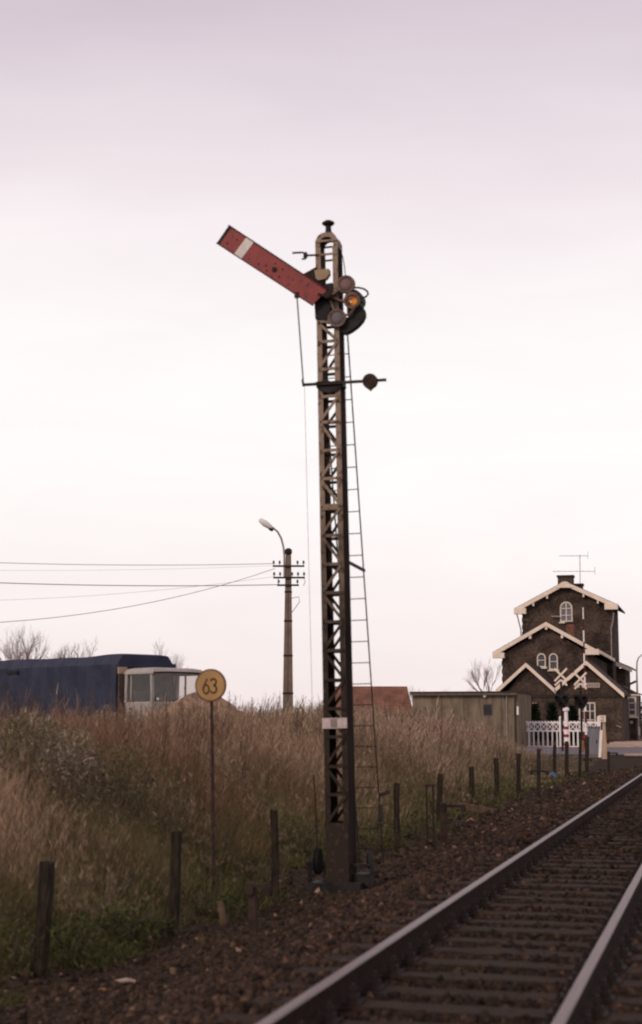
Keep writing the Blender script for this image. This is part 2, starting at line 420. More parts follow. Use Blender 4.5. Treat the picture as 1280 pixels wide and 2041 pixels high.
def ground_material():
    m = bpy.data.materials.new('ground'); m.use_nodes = True
    t = m.node_tree; n = t.nodes; l = t.links
    bs = n['Principled BSDF']; bs.inputs['Roughness'].default_value = 1.0; bs.inputs['Specular IOR Level'].default_value = 0.1
    tc = n.new('ShaderNodeTexCoord'); se = n.new('ShaderNodeSeparateXYZ'); l.new(tc.outputs['Object'], se.inputs[0])
    no = n.new('ShaderNodeTexNoise'); no.inputs['Scale'].default_value = 0.9; no.inputs['Detail'].default_value = 7; l.new(tc.outputs['Object'], no.inputs['Vector'])
    ma = n.new('ShaderNodeMath'); ma.operation = 'MULTIPLY_ADD'; ma.inputs[1].default_value = 1.4; l.new(no.outputs['Fac'], ma.inputs[0]); l.new(se.outputs['X'], ma.inputs[2])
    mr = n.new('ShaderNodeMapRange'); mr.inputs[1].default_value = -5.2; mr.inputs[2].default_value = -4.6; l.new(ma.outputs[0], mr.inputs[0])
    n2 = n.new('ShaderNodeTexNoise'); n2.inputs['Scale'].default_value = 5; n2.inputs['Detail'].default_value = 8; l.new(tc.outputs['Object'], n2.inputs['Vector'])
    r1 = n.new('ShaderNodeValToRGB'); r1.color_ramp.elements[0].position = .35; r1.color_ramp.elements[1].position = .7
    r1.color_ramp.elements[0].color = (0.045, 0.035, 0.022, 1); r1.color_ramp.elements[1].color = (0.11, 0.078, 0.05, 1); l.new(n2.outputs['Fac'], r1.inputs[0])
    n3 = n.new('ShaderNodeTexNoise'); n3.inputs['Scale'].default_value = 14; n3.inputs['Detail'].default_value = 9; l.new(tc.outputs['Object'], n3.inputs['Vector'])
    r2 = n.new('ShaderNodeValToRGB'); r2.color_ramp.elements[0].position = .35; r2.color_ramp.elements[1].position = .7
    r2.color_ramp.elements[0].color = (0.013, 0.009, 0.0065, 1); r2.color_ramp.elements[1].color = (0.062, 0.040, 0.025, 1); l.new(n3.outputs['Fac'], r2.inputs[0])
    mx = n.new('ShaderNodeMix'); mx.data_type = 'RGBA'; l.new(mr.outputs[0], mx.inputs[0]); l.new(r1.outputs[0], mx.inputs[6]); l.new(r2.outputs[0], mx.inputs[7])
    l.new(mx.outputs[2], bs.inputs['Base Color'])
    bu = n.new('ShaderNodeBump'); bu.inputs['Strength'].default_value = 0.9; bu.inputs['Distance'].default_value = 0.06
    l.new(n3.outputs['Fac'], bu.inputs['Height']); l.new(bu.outputs[0], bs.inputs['Normal'])
    return m

gx = np.unique(np.concatenate([np.linspace(-1500, -60, 14), np.linspace(-60, -20, 41), np.linspace(-20, -3.9, 96), np.linspace(-3.9, 8, 14), np.linspace(8, 1500, 14)]))
gy = np.unique(np.concatenate([np.linspace(-200, 0, 6), np.linspace(0, 50, 151), np.linspace(50, 80, 46), np.linspace(80, 200, 13), np.linspace(200, 4000, 14)]))
GX, GY = np.meshgrid(gx, gy)
GZ = ground_z(GX, GY)
nx, ny = len(gx), len(gy)
idx = np.arange(nx * ny).reshape(ny, nx)
quads = np.stack([idx[:-1, :-1], idx[:-1, 1:], idx[1:, 1:], idx[1:, :-1]], -1).reshape(-1, 4)
me = bpy.data.meshes.new('ground')
me.from_pydata(np.stack([GX, GY, GZ], -1).reshape(-1, 3).tolist(), [], quads.tolist())
me.polygons.foreach_set('use_smooth', [True] * len(me.polygons))
me.materials.append(ground_material())
g = bpy.data.objects.new('ground', me); C.objects.link(g); structure(g)

# road over the level crossing, kerb, platform
def sheet(name, x0, x1, y0, y1, z, m):
    return structure(MB().box(x0, x1, y0, y1, z - 0.06, z).build(name, m))
sheet('road', -120, 60, 75.5, 95.2, -0.06, M['asphalt'])
XL = on_z(522, 2041, 0).x
XR = on_z(1111, 2041, 0).x
XC = (XL + XR) / 2

# ------------------------------------------------------------------ track
track = bpy.data.objects.new('railway_track', None); C.objects.link(track); structure(track)
def rail_obj(x):
    prof = [(-.065, -.165), (.065, -.165), (.065, -.155), (.012, -.138), (.009, -.045), (.034, -.036), (.036, -.010), (.030, -.001), (.018, .0),
            (-.018, .0), (-.030, -.001), (-.036, -.010), (-.034, -.036), (-.009, -.045), (-.012, -.138), (-.065, -.155)]
    b = MB(); b.prism(prof, -6, 150)
    me = bpy.data.meshes.new('rail'); me.from_pydata(b.v, [], b.f)
    o = link('rail', me, M['railrust'], track)
    me.materials.append(M['railtop'])
    for p in me.polygons:
        if abs(p.normal.y) < .5 and p.normal.z > .5 and p.center.z > -.02: p.material_index = 1
    o.location = (x, 0, 0)
    return o
rail_obj(XL); rail_obj(XR)
sl_meshes = []
for k in range(5):
    b = MB(); n = 9; hw = .125
    rr = random.Random(k)
    prev = None; vs_, fs_ = [], []
    for i in range(n + 1):
        x = -1.28 + 2.56 * i / n
        j = [rr.uniform(-.009, .009) for _ in range(4)]
        vs_ += [(x, -hw + j[0], -.3), (x, hw + j[1], -.3), (x, hw + j[1], -.168 + j[2] * .7), (x, -hw + j[0], -.168 + j[3] * .7)]
    for i in range(n):
        o_ = i * 4
        for a in range(4): fs_.append((o_ + a, o_ + (a + 1) % 4, o_ + 4 + (a + 1) % 4, o_ + 4 + a))
    fs_ += [(0, 1, 2, 3), (n * 4 + 3, n * 4 + 2, n * 4 + 1, n * 4)]
    b.add(vs_, fs_)
    me = bpy.data.meshes.new('sleeper'); me.from_pydata(b.v, [], b.f); me.materials.append(M['sleeper'])
    sl_meshes.append(me)
ch = MB()
ch.box(-.17, .17, -.085, .085, -.172, -.150)
for sx in (-1, 1):
    ch.box(sx * .112 - .032, sx * .112 + .032, -.05, .05, -.150, -.112)
    ch.lathe([(.024, 0), (.024, .035), (.014, .037), (.014, .06)], (sx * .112, 0, -.112), 6)
ch_me = bpy.data.meshes.new('rail_chair'); ch_me.from_pydata(ch.v, [], ch.f); ch_me.materials.append(M['iron'])
SP = 0.584
y = 2.2; k = 0
sl_y = []
while y < 73.5:
    o = bpy.data.objects.new('sleeper', sl_meshes[k % 5]); C.objects.link(o); o.parent = track
    o.location = (XC + random.uniform(-.03, .03), y + random.uniform(-.015, .015), random.uniform(-.008, .006)); o.rotation_euler = (0, 0, random.uniform(-.008, .008))
    for x in (XL, XR):
        c = bpy.data.objects.new('rail_chair', ch_me); C.objects.link(c); c.parent = track; c.location = (x, o.location.y, o.location.z)
    sl_y.append(y); y += SP; k += 1

# ballast bed
bx = np.array([-4.40, -4.05, -3.6, -3.3, -3.05, -2.75, -2.3, -1.5, -0.75, -.2, .2, .6, 1.6])
bz = np.array([-.56, -.47, -.34, -.24, -.205, -.20, -.215, -.205, -.215, -.21, -.24, -.35, -.55])
by = np.arange(-4, 75.3, 0.14)
BX, BY = np.meshgrid(bx, by)
BZ = np.tile(bz, (len(by), 1)) + rng.normal(0, .010, BX.shape)
edge = smooth(70, 75, BY); BZ = BZ * (1 - edge) + np.minimum(BZ, -.19) * edge
BX = BX + rng.normal(0, .03, BX.shape)
nx, ny = len(bx), len(by)
idx = np.arange(nx * ny).reshape(ny, nx)
quads = np.stack([idx[:-1, :-1], idx[:-1, 1:], idx[1:, 1:], idx[1:, :-1]], -1).reshape(-1, 4)
me = bpy.data.meshes.new('ballast_bed'); me.from_pydata(np.stack([BX, BY, BZ], -1).reshape(-1, 3).tolist(), [], quads.tolist())
me.materials.append(M['ballast'])
o = bpy.data.objects.new('ballast_bed', me); C.objects.link(o); structure(o)

def tri_mesh(name, V, FACE, col=None, m=None, k=3):
    """V (n,3), FACE flat index array with k corners each, col (n,3) per vertex"""
    me = bpy.data.meshes.new(name)
    nf = len(FACE) // k
    me.vertices.add(len(V)); me.vertices.foreach_set('co', V.astype(np.float32).ravel())
    me.loops.add(len(FACE)); me.loops.foreach_set('vertex_index', FACE.astype(np.int32))
    me.polygons.add(nf); me.polygons.foreach_set('loop_start', np.arange(0, nf * k, k, dtype=np.int32)); me.polygons.foreach_set('loop_total', np.full(nf, k, dtype=np.int32))
    me.update(calc_edges=True)
    if col is not None:
        a = me.color_attributes.new('Col', 'FLOAT_COLOR', 'POINT')
        a.data.foreach_set('color', np.concatenate([col, np.ones((len(col), 1))], 1).astype(np.float32).ravel())
    if m is not None: me.materials.append(m)
    o = bpy.data.objects.new(name, me); C.objects.link(o)
    return o

def px_of(P):
    """world points (n,3) -> photo pixel x"""
    d = (P - np.array([0, 0, CAMZ])) @ np.array(RC)          # world -> camera (columns are axes)
    return CX + F * d[:, 0] / -d[:, 2], CY - F * d[:, 1] / -d[:, 2], -d[:, 2]

def scatter(n, d0, d1, x0, x1, power=1.0, margin=140, ymax=74):
    """points on the strip x0..x1, density falling with the distance"""
    out = []
    got = 0
    while got < n:
        u = rng.random(n)
        d = d0 * (d1 / d0) ** u if power == 1 else d0 + (d1 - d0) * u
        lat = (rng.uniform(-margin, 1280 + margin, n) - CX) / F * d + rng.uniform(-1.3, 1.3, n) * np.where(rng.random(n) < .35, 1, .15)
        P = RIGHT.xy.to_tuple(); Q = FWD.xy.to_tuple()
        X = P[0] * lat + Q[0] * d; Y = P[1] * lat + Q[1] * d
        k = (X > x0) & (X < x1) & (Y < ymax)
        out.append(np.stack([X[k], Y[k], d[k]], 1)); got += k.sum()
    return np.concatenate(out)[:n]

# ballast stones
ico_v = []
ph = (1 + 5 ** .5) / 2
for a, b in ((1, ph), (-1, ph), (1, -ph), (-1, -ph)): ico_v += [(a, b, 0), (0, a, b), (b, 0, a)]
ico_v = np.array(ico_v, float); ico_v /= np.linalg.norm(ico_v[0])
oct_v = np.array([(1, 0, 0), (0, 1, 0), (-1, 0, 0), (0, -1, 0), (0, 0, 1), (0, 0, -1)], float)
oct_f = np.array([(0, 1, 4), (1, 2, 4), (2, 3, 4), (3, 0, 4), (1, 0, 5), (2, 1, 5), (3, 2, 5), (0, 3, 5)])
cube_v = np.array([(x, y, z) for z in (-1, 1) for y in (-1, 1) for x in (-1, 1)], float) * .72
cube_f = np.array([(0, 2, 3), (0, 3, 1), (4, 5, 7), (4, 7, 6), (0, 1, 5), (0, 5, 4), (1, 3, 7), (1, 7, 5), (3, 2, 6), (3, 6, 7), (2, 0, 4), (2, 4, 6)])
def stones(name, P, size, cols):
    n = len(P)
    V = cube_v[None] * (1 + rng.normal(0, .22, (n, 8, 1))) + rng.normal(0, .12, (n, 8, 3))
    V = V * (size[:, None, None] * np.stack([rng.uniform(.7, 1.3, n), rng.uniform(.7, 1.3, n), rng.uniform(.55, .95, n)], 1)[:, None, :])
    q = rng.normal(size=(n, 4)); q /= np.linalg.norm(q, axis=1)[:, None]
    w, x, y, z = q.T
    R = np.stack([np.stack([1 - 2 * (y * y + z * z), 2 * (x * y - z * w), 2 * (x * z + y * w)], -1),
                  np.stack([2 * (x * y + z * w), 1 - 2 * (x * x + z * z), 2 * (y * z - x * w)], -1),
                  np.stack([2 * (x * z - y * w), 2 * (y * z + x * w), 1 - 2 * (x * x + y * y)], -1)], 1)
    V = np.einsum('nij,nkj->nki', R, V) + P[:, None, :]
    FC = (cube_f[None] + (np.arange(n) * 8)[:, None, None]).reshape(-1)
    col = np.repeat(cols, 8, axis=0)
    return tri_mesh(name, V.reshape(-1, 3), FC, col, M['stone'])
S = scatter(44000, 5.5, 60, -4.45, 0.9)
sx_, sy_, sd = S.T
zb = np.interp(sx_, bx, bz)
inside = (sx_ > XC - 1.3) & (sx_ < XC + 1.3)
ph_ = ((sy_ - 2.2) / SP + .5) % 1 - .5
keep = ~(inside & (np.abs(ph_) * SP < .13) & (rng.random(len(sx_)) > .03)) & (np.abs(sx_ - XL) > .09) & (np.abs(sx_ - XR) > .09)
sx_, sy_, sd, zb = sx_[keep], sy_[keep], sd[keep], zb[keep]
size = rng.uniform(.016, .034, len(sx_)) * np.clip(sd / 14, 1, 1.7)
pal = np.array([(.060, .036, .024), (.040, .025, .018), (.088, .052, .034), (.024, .017, .013), (.07, .045, .033), (.14, .088, .056)])
cols = pal[rng.choice(6, len(sx_), p=[.3, .26, .13, .18, .1, .03])] * rng.uniform(.5, 1.15, (len(sx_), 1))
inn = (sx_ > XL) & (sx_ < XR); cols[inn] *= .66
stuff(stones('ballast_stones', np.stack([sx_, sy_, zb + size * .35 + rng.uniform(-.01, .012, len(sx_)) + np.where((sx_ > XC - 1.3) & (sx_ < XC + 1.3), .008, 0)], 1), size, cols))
# cinders and chips on the path beside the posts
S = scatter(11000, 8, 64, -6.0, -4.1)
sx_, sy_, sd = S.T
size = (rng.gamma(1.6, .0055, len(sx_)) + .004) * np.clip(sd / 16, 1, 2.2)
cols = np.array([(.028, .019, .013)]) * rng.uniform(.4, 2.6, (len(sx_), 1)) * np.where(rng.random((len(sx_), 1)) > .965, 4, 1) * np.array([(1.05, 1, .97)])
stuff(stones('cinder_chips', np.stack([sx_, sy_, ground_z(sx_, sy_) + size * .2], 1), size, cols))

# ------------------------------------------------------------------ weeds and grass
def blades(name, base, d, length, width, col, bend, m, tipcol=None):
    """three-sided strips: base (n,3), unit direction d (n,3), bend (n,3) offset of the tip"""
    n = len(base)
    a = rng.uniform(0, 2 * np.pi, n)
    side = np.stack([np.cos(a), np.sin(a), np.zeros(n)], 1) * (width[:, None] / 2)
    mid = base + d * (length[:, None] * .55) + bend * .25
    tip = base + d * length[:, None] + bend
    V = np.stack([base - side, base + side, mid - side * .8, mid + side * .8, tip - side * .18, tip + side * .18], 1).reshape(-1, 3)
    o = (np.arange(n) * 6)[:, None]
    FC = np.concatenate([o + np.array([[0, 1, 3, 2]]), o + np.array([[2, 3, 5, 4]])], 1).reshape(-1)
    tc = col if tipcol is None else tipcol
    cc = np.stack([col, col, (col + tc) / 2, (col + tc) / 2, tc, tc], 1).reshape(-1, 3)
    return tri_mesh(name, V, FC, cc, m, 4)

def vnoise(x, y, s, seed=0):
    return (np.sin(x / s + seed) * np.cos(y / s * 1.3 + seed * 2.1) + np.sin((x * .7 + y * 1.1) / s * 1.9 + seed * .7) * .6 + np.sin((x * 1.9 - y * .8) / s * 2.7 + seed) * .35) / 1.95

def rnd_dir(n, spread, wind=(0.06, 0.0)):
    d = np.stack([rng.normal(wind[0], spread, n), rng.normal(wind[1], spread, n), np.ones(n)], 1)
    return d / np.linalg.norm(d, axis=1)[:, None]

# tall dry weeds on the bank: stems with side twigs
N = 50000
S = scatter(N, 12, 84, -20, -5.75, ymax=75.3)
x, y, d = S.T
xe = x + 1.9 * smooth(36, 62, y)
hmap = np.interp(-xe, [5.7, 6.1, 6.8, 7.6, 10, 13, 19], [.12, .28, .62, .90, .95, .85, .55])
hmap = hmap * (1 + .33 * vnoise(x, y, 1.7, 3) + .22 * vnoise(x, y, .55, 8)) * (1 - .35 * smooth(58, 70, y)) * np.where((y > 69) & (x > -7.9), .25, 1)
near = smooth(0, 1.2, -xe - 6.0)
h = hmap * rng.uniform(.45, 1.1, N) * np.where(rng.random(N) > .96, 1.3, 1)
base = np.stack([x, y, ground_z(x, y) - .03], 1)
dr = rnd_dir(N, .15)
lf = np.stack([.42 * vnoise(x, y, .8, 31), .3 * vnoise(x, y, .9, 41), np.zeros(N)], 1); dr = dr + lf; dr /= np.linalg.norm(dr, axis=1)[:, None]
h = h * np.where(vnoise(x, y, 1.05, 17) < -.42, .5, 1) * np.where(d < 34, .88, 1)
wv = vnoise(x, y, 2.6, 1)                                   # patches: russet, buff, olive
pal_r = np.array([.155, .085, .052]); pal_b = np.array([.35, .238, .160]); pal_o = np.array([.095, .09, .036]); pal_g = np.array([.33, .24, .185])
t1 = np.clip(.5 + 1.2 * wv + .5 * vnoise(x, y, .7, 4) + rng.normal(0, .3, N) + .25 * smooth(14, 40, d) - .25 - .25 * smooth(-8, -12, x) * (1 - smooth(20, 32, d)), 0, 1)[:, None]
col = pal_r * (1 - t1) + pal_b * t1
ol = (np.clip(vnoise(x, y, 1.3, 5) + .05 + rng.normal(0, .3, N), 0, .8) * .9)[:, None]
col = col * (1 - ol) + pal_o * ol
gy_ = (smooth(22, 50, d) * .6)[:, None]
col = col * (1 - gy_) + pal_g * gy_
col = col * rng.uniform(.4, 1.7, (N, 1)) * (1 + .3 * vnoise(x, y, .45, 51))[:, None]
wd = np.clip(d / 20, .8, 3) * rng.uniform(.003, .0065, N)
bend = np.stack([rng.normal(.05, .08, N), rng.normal(0, .08, N), -np.abs(rng.normal(0, .05, N))], 1) * h[:, None]
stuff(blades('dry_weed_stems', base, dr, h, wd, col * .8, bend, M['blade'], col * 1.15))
K = 5                                                       # twigs and seed heads along the upper stems
rep = np.repeat(np.arange(N), K)
f = rng.uniform(.3, 1.0, N * K)
tb = base[rep] + dr[rep] * (h[rep] * f)[:, None] + bend[rep] * (f ** 2)[:, None]
a = rng.uniform(0, 2 * np.pi, N * K)
td = np.stack([np.cos(a) * .55, np.sin(a) * .55, rng.uniform(.5, 1.4, N * K)], 1); td /= np.linalg.norm(td, axis=1)[:, None]
tl = h[rep] * rng.uniform(.08, .26, N * K)
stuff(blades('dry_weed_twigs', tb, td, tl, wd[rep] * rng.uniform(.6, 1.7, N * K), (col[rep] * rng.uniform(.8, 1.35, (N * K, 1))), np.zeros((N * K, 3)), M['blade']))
# sparse thick dead stalks standing above the rest
NS = 900
S2 = scatter(NS, 13, 70, -17, -6.6, ymax=70); xs, ys, ds = S2.T
hs = rng.uniform(.85, 1.45, NS) * np.interp(-xs, [6.6, 8, 12, 17], [.6, 1, .95, .7])
b2 = np.stack([xs, ys, ground_z(xs, ys) - .03], 1); d2 = rnd_dir(NS, .12)
c2 = np.array([.10, .058, .042]) * rng.uniform(.5, 1.7, (NS, 1)); w2 = np.clip(ds / 20, .8, 2.5) * rng.uniform(.007, .012, NS)
stuff(blades('dead_stalks', b2, d2, hs, w2, c2, np.zeros((NS, 3)), M['blade']))
rp = np.repeat(np.arange(NS), 14); n = len(rp); f = rng.uniform(.4, 1, n); an = rng.uniform(0, 6.283, n)
t2 = np.stack([np.cos(an) * .8, np.sin(an) * .8, rng.uniform(.5, 1.3, n)], 1); t2 /= np.linalg.norm(t2, axis=1)[:, None]
stuff(blades('dead_stalk_twigs', b2[rp] + d2[rp] * (hs[rp] * f)[:, None], t2, hs[rp] * rng.uniform(.06, .2, n) * (1.25 - f), w2[rp] * .6, c2[rp] * rng.uniform(.8, 1.6, (n, 1)), np.zeros((n, 3)), M['blade']))
# pale seed heads on some of the stems, in patches
k = np.where((vnoise(x, y, 1.2, 21) + rng.normal(0, .35, N)) > .45)[0]
rep = np.repeat(k, 7); n = len(rep)
f = rng.uniform(.8, 1.0, n)
tb = base[rep] + dr[rep] * (h[rep] * f)[:, None] + bend[rep] * (f ** 2)[:, None]
td = rnd_dir(n, .8)
stuff(blades('seed_heads', tb, td, rng.uniform(.03, .09, n), wd[rep] * rng.uniform(1.2, 2.6, n), np.array([.40, .30, .21]) * rng.uniform(.55, 1.1, (n, 1)), np.zeros((n, 3)), M['blade']))
# long dead grass between the weeds, leaning
N = 85000
S = scatter(N, 11, 76, -15, -5.5, ymax=70)
x, y, d = S.T
xe = x + 1.9 * smooth(36, 62, y)
h = np.interp(-xe, [5.5, 6.2, 7.5, 12, 15], [.14, .40, .60, .58, .45]) * rng.uniform(.4, 1.25, N) * (1 - .35 * smooth(58, 70, y))
gm = np.clip(1.25 - (-xe - 5.6) / 2.1 + .55 * vnoise(x, y, 1.1, 9) + rng.normal(0, .22, N), 0, 1)[:, None]
buff = np.array([.35, .25, .162]) * rng.uniform(.5, 1.2, (N, 1)); green = np.array([.115, .118, .036]) * rng.uniform(.55, 1.5, (N, 1))
col = buff * (1 - gm * .8) + green * gm * .8
base = np.stack([x, y, ground_z(x, y) - .02], 1)
lean = np.stack([rng.normal(.12, .25, N) + .7 * vnoise(x, y, .7, 61), rng.normal(0, .25, N) + .4 * vnoise(x, y, .8, 71), -np.abs(rng.normal(0.05, .12, N))], 1) * h[:, None]
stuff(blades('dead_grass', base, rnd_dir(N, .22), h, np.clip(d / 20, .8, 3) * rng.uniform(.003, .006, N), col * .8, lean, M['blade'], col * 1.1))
# green tufts and creeping leaves along the foot of the bank
N = 26000
S = scatter(N, 9.5, 60, -7.2, -5.05, ymax=66)
x, y, d = S.T
xe = x + 1.9 * smooth(36, 62, y) * 0
k = (vnoise(x, y, .8, 12) + .35 - np.abs(-x - 5.9) * .75 + rng.normal(0, .12, N)) > 0
x, y, d = x[k], y[k], d[k]; N = len(x)
h = rng.uniform(.06, .26, N) * (1 + .4 * vnoise(x, y, .5, 2))
base = np.stack([x, y, ground_z(x, y) - .015], 1)
mixg = rng.random((N, 1))
col = (np.array([.040, .050, .017]) * mixg + np.array([.11, .095, .04]) * (1 - mixg)) * rng.uniform(.6, 1.4, (N, 1))
dd = rnd_dir(N, .7, (.1, 0))
stuff(blades('green_grass_tufts', base, dd, h, np.clip(d / 15, .9, 2.5) * rng.uniform(.007, .02, N), col, np.stack([rng.normal(0, .3, N), rng.normal(0, .3, N), -rng.uniform(0, .4, N)], 1) * h[:, None], M['blade'], col * 1.2))

# broad-leaved weeds: one plant each, placed where the photograph shows green clumps
def leaf_plant(name, loc, r, hgt, n, c0, c1, label, cat, group, m='shrub', lw=(.03, .06)):
    lx = rng.normal(0, .42, n) * r; ly = rng.normal(0, .42, n) * r
    lz = rng.random(n) ** .8 * hgt * np.clip(1.15 - (np.hypot(lx, ly) / r) ** 2 * .7, .15, 1.2)
    base = np.stack([lx, ly, lz], 1)
    dirs = np.stack([lx / r + rng.normal(0, .6, n), ly / r + rng.normal(0, .6, n), rng.uniform(-.2, .9, n)], 1)
    dirs /= np.linalg.norm(dirs, axis=1)[:, None]
    t = rng.random((n, 1)); col = (np.array(c0) * t + np.array(c1) * (1 - t)) * rng.uniform(.6, 1.35, (n, 1))
    e = root(name, loc, label, cat, group)
    o = blades('leaves', base, dirs, rng.uniform(.03, .085, n) * (r / .4) ** .5, rng.uniform(*lw, n), col, np.stack([np.zeros(n), np.zeros(n), -rng.uniform(0, .05, n)], 1), M[m])
    o.parent = e
    b = MB()
    for i in range(7):
        an = i * .9; b.tube([(0, 0, -.05), (math.cos(an) * r * .25, math.sin(an) * r * .25, hgt * .45), (math.cos(an) * r * .5, math.sin(an) * r * .5, hgt * .85)], [.008, .006, .003], 5)
    b.build('stems', M['bark'], e)
    return e
green = ((.032, .044, .014), (.10, .10, .036))
for px, py, dist, r, hh, lab in [
        (25, 1850, 12.6, .55, .5, 'low green leafy weed beside the stout leaning fence post'),
        (150, 1815, 13.6, .5, .45, 'green leafy weed between the two stout fence posts'),
        (255, 1790, 14.6, .5, .4, 'green leafy weed at the foot of the bank near the tall thin fence post'),
        (455, 1735, 16.8, .35, .4, 'small green weed beside the pole of the round yellow sign'),
        (590, 1660, 22, .7, .55, 'bushy green weed behind the pulley at the signal mast foot'),
        (735, 1640, 24, .6, .5, 'green weed clump behind the signal ladder'),
        (835, 1640, 27, .6, .5, 'green weed clump beside the twin wire rods'),
        (955, 1585, 37, .8, .6, 'green weed clump among the small far fence posts'),
        (1010, 1560, 43, .9, .6, 'rounded green weed clump beyond the fallen timber')]:
    p = at_d(px, py, dist); leaf_plant('weed_clump', (p.x, p.y, gz(p.x, p.y)), r, hh * .8, 700, *green, lab, 'weed', 'green weed clumps along the bank foot', lw=(.012, .03))
for px, py, dist, r, hh, lab in [
        (60, 1455, 19, .55, 1.25, 'pale fluffy seeded plant on the bank below the blue tarpaulin'),
        (140, 1492, 18, .42, 1.0, 'pale fluffy seeded plant lower on the bank beside dark foliage')]:
    p = at_d(px, py, dist); z = gz(p.x, p.y); hh = max(p.z - z + .12, .4)
    e = leaf_plant('seeded_plant', (p.x, p.y, z), r * 1.3, hh, 1700, (.42, .34, .28), (.15, .14, .08), lab, 'weed', 'pale seeded plants on the bank', lw=(.012, .03))
for px, py, dist, r, lab in [(50, 1530, 18.3, .8, 'dark green shrubby weed under the pale seeded plants'), (235, 1560, 18.5, .75, 'olive shrubby weed in the middle of the bank')]:
    p = at_d(px, py, dist); z = gz(p.x, p.y)
    leaf_plant('shrubby_weed', (p.x, p.y, z), r * 1.25, .95, 2400, (.07, .07, .03), (.15, .14, .07), lab, 'weed', 'olive shrubby weeds on the bank', lw=(.010, .024))

# ------------------------------------------------------------------ bare trees
def bare_tree(loc, H, spread, seed, label, levels=5, trunk_f=.22, slim=.7, group='bare trees on the horizon'):
    r = random.Random(seed)
    e = root('bare_tree', loc, label, 'tree', group, rz=r.uniform(0, 6))
    tr, cr_ = MB(), MB()
    def grow(p, d, ln, rad, lev):
        segs = 3; pts = [p]; q = p; dd = d
        for i in range(segs):
            dd = (dd + Vector((r.gauss(0, .14), r.gauss(0, .14), r.gauss(.03, .06)))).normalized(); q = q + dd * (ln / segs); pts.append(q)
        (tr if lev <= 1 else cr_).tube(pts, [rad, rad * .9, rad * .78, rad * .62], 6 if lev < 2 else (4 if lev < 4 else 3), cap=False)
        if lev >= levels: return
        kids = r.choice((3, 4)) if lev < levels - 2 else r.choice((3, 4, 5))
        for _ in range(kids):
            f = r.uniform(.45, 1.0) if lev else r.uniform(.75, 1.0)
            i = min(int(f * segs), segs - 1); sp = pts[i].lerp(pts[i + 1], f * segs - i)
            ax = Vector((r.gauss(0, 1), r.gauss(0, 1), r.gauss(0, .4))).normalized()
            nd = (dd + ax * r.uniform(.4, .95) * spread + Vector((0, 0, .18))).normalized()
            grow(sp, nd, ln * r.uniform(.58, .8), rad * r.uniform(.4, .54), lev + 1)
    grow(Vector((0, 0, -.3)), Vector((0, 0, 1)), H * trunk_f + .3, H * .018, 0)
    top = max(v[2] for v in cr_.v); s = H / top
    for b in (tr, cr_): b.v = [(x * s * slim, y * s * slim, z * s) for x, y, z in b.v]
    tr.build('trunk', M['bark'], e); cr_.build('crown', M['twig'], e)
    return e
def tree_at(px, top_y, dist, spread, seed, label, **k):
    p = at_d(px, top_y, dist); z0 = gz(p.x, p.y)
    return bare_tree((p.x, p.y, z0), p.z - z0, spread, seed, label, **k)
tree_at(8, 1238, 150, .95, 1, 'bare spreading tree standing over the rear of the blue tarpaulin')
tree_at(48, 1252, 165, .95, 2, 'bare round-crowned tree beside the spreading one, behind the tarpaulin')
tree_at(172, 1266, 200, .9, 3, 'small bare tree peeping over the middle of the blue tarpaulin')
tree_at(120, 1276, 215, .9, 4, 'low twiggy bare tree just left of the small one over the tarpaulin')
tree_at(145, 1280, 225, .9, 14, 'lowest twiggy bare tree between the others over the tarpaulin')
tree_at(310, 1268, 210, .9, 5, 'bare tree rising behind the front corner of the blue tarpaulin')
tree_at(984, 1306, 165, .75, 6, 'bare tree beside the stepped-gable brick station house')
tree_at(850, 1362, 240, 1.0, 7, 'distant bare tree barely showing above the flat shed roof', levels=5)
tree_at(900, 1366, 250, 1.0, 8, 'distant low bare tree over the middle of the flat shed roof', levels=5)
tree_at(940, 1368, 250, 1.0, 9, 'distant low bare tree over the window end of the flat shed roof', levels=5)

# ------------------------------------------------------------------ the semaphore signal
GS = -0.44
pb = on_z(674, 1768, GS)
LEAN = math.radians(-1.15)
sig = root('semaphore_signal', (pb.x, pb.y + .2, GS), 'tall lattice railway semaphore signal with raised red arm beside the track', 'signal', ry=LEAN)
SM = Matrix.Translation(sig.location) @ Matrix.Rotation(LEAN, 4, 'Y')
SI = SM.inverted()
def ML(px, py, yl):
    o = SI @ ORI; d = SI.to_3x3() @ ray(px, py)
    t = (yl - o.y) / d.y
    p = o + d * t
    return p
HW = .145                                   # half width of the mast
def hd(z): return .195 - .065 * z / 7.5     # half depth
ZT = ML(645, 492, -.13).z                   # springing of the top arch
M['web'] = mat('dark_web', (.018, .014, .014), (.04, .027, .021), scale=5, rough=.95, spec=.02, stretch=(1, 1, .3))  # web plates in a darker tone than the flanges
def channel(sx):
    b = MB(); fl, th = .066, .012
    zs = (0.0, ZT)
    wb = MB()
    def ring(z):
        D = hd(z)
        return [(sx * HW, -D, z), (sx * (HW - th), -D, z), (sx * (HW - th), D, z), (sx * HW, D, z)]
    q = ring(zs[0]) + ring(zs[1])
    wb.add(q, [(0, 1, 2, 3), (7, 6, 5, 4), (0, 4, 5, 1), (1, 5, 6, 2), (2, 6, 7, 3), (3, 7, 4, 0)])
    for sy in (-1, 1):
        q = []
        for z in zs:
            D = hd(z)
            q += [(sx * (HW + .002), sy * (D + .002), z), (sx * (HW - fl), sy * (D + .002), z), (sx * (HW - fl), sy * (D - th), z), (sx * (HW + .002), sy * (D - th), z)]
        b.add(q, [(0, 1, 2, 3), (7, 6, 5, 4), (0, 4, 5, 1), (1, 5, 6, 2), (2, 6, 7, 3), (3, 7, 4, 0)])
    o = b.build('leg', M['mast'], sig); wb.build('web', M['web'], o)
    return o
channel(-1); channel(1)
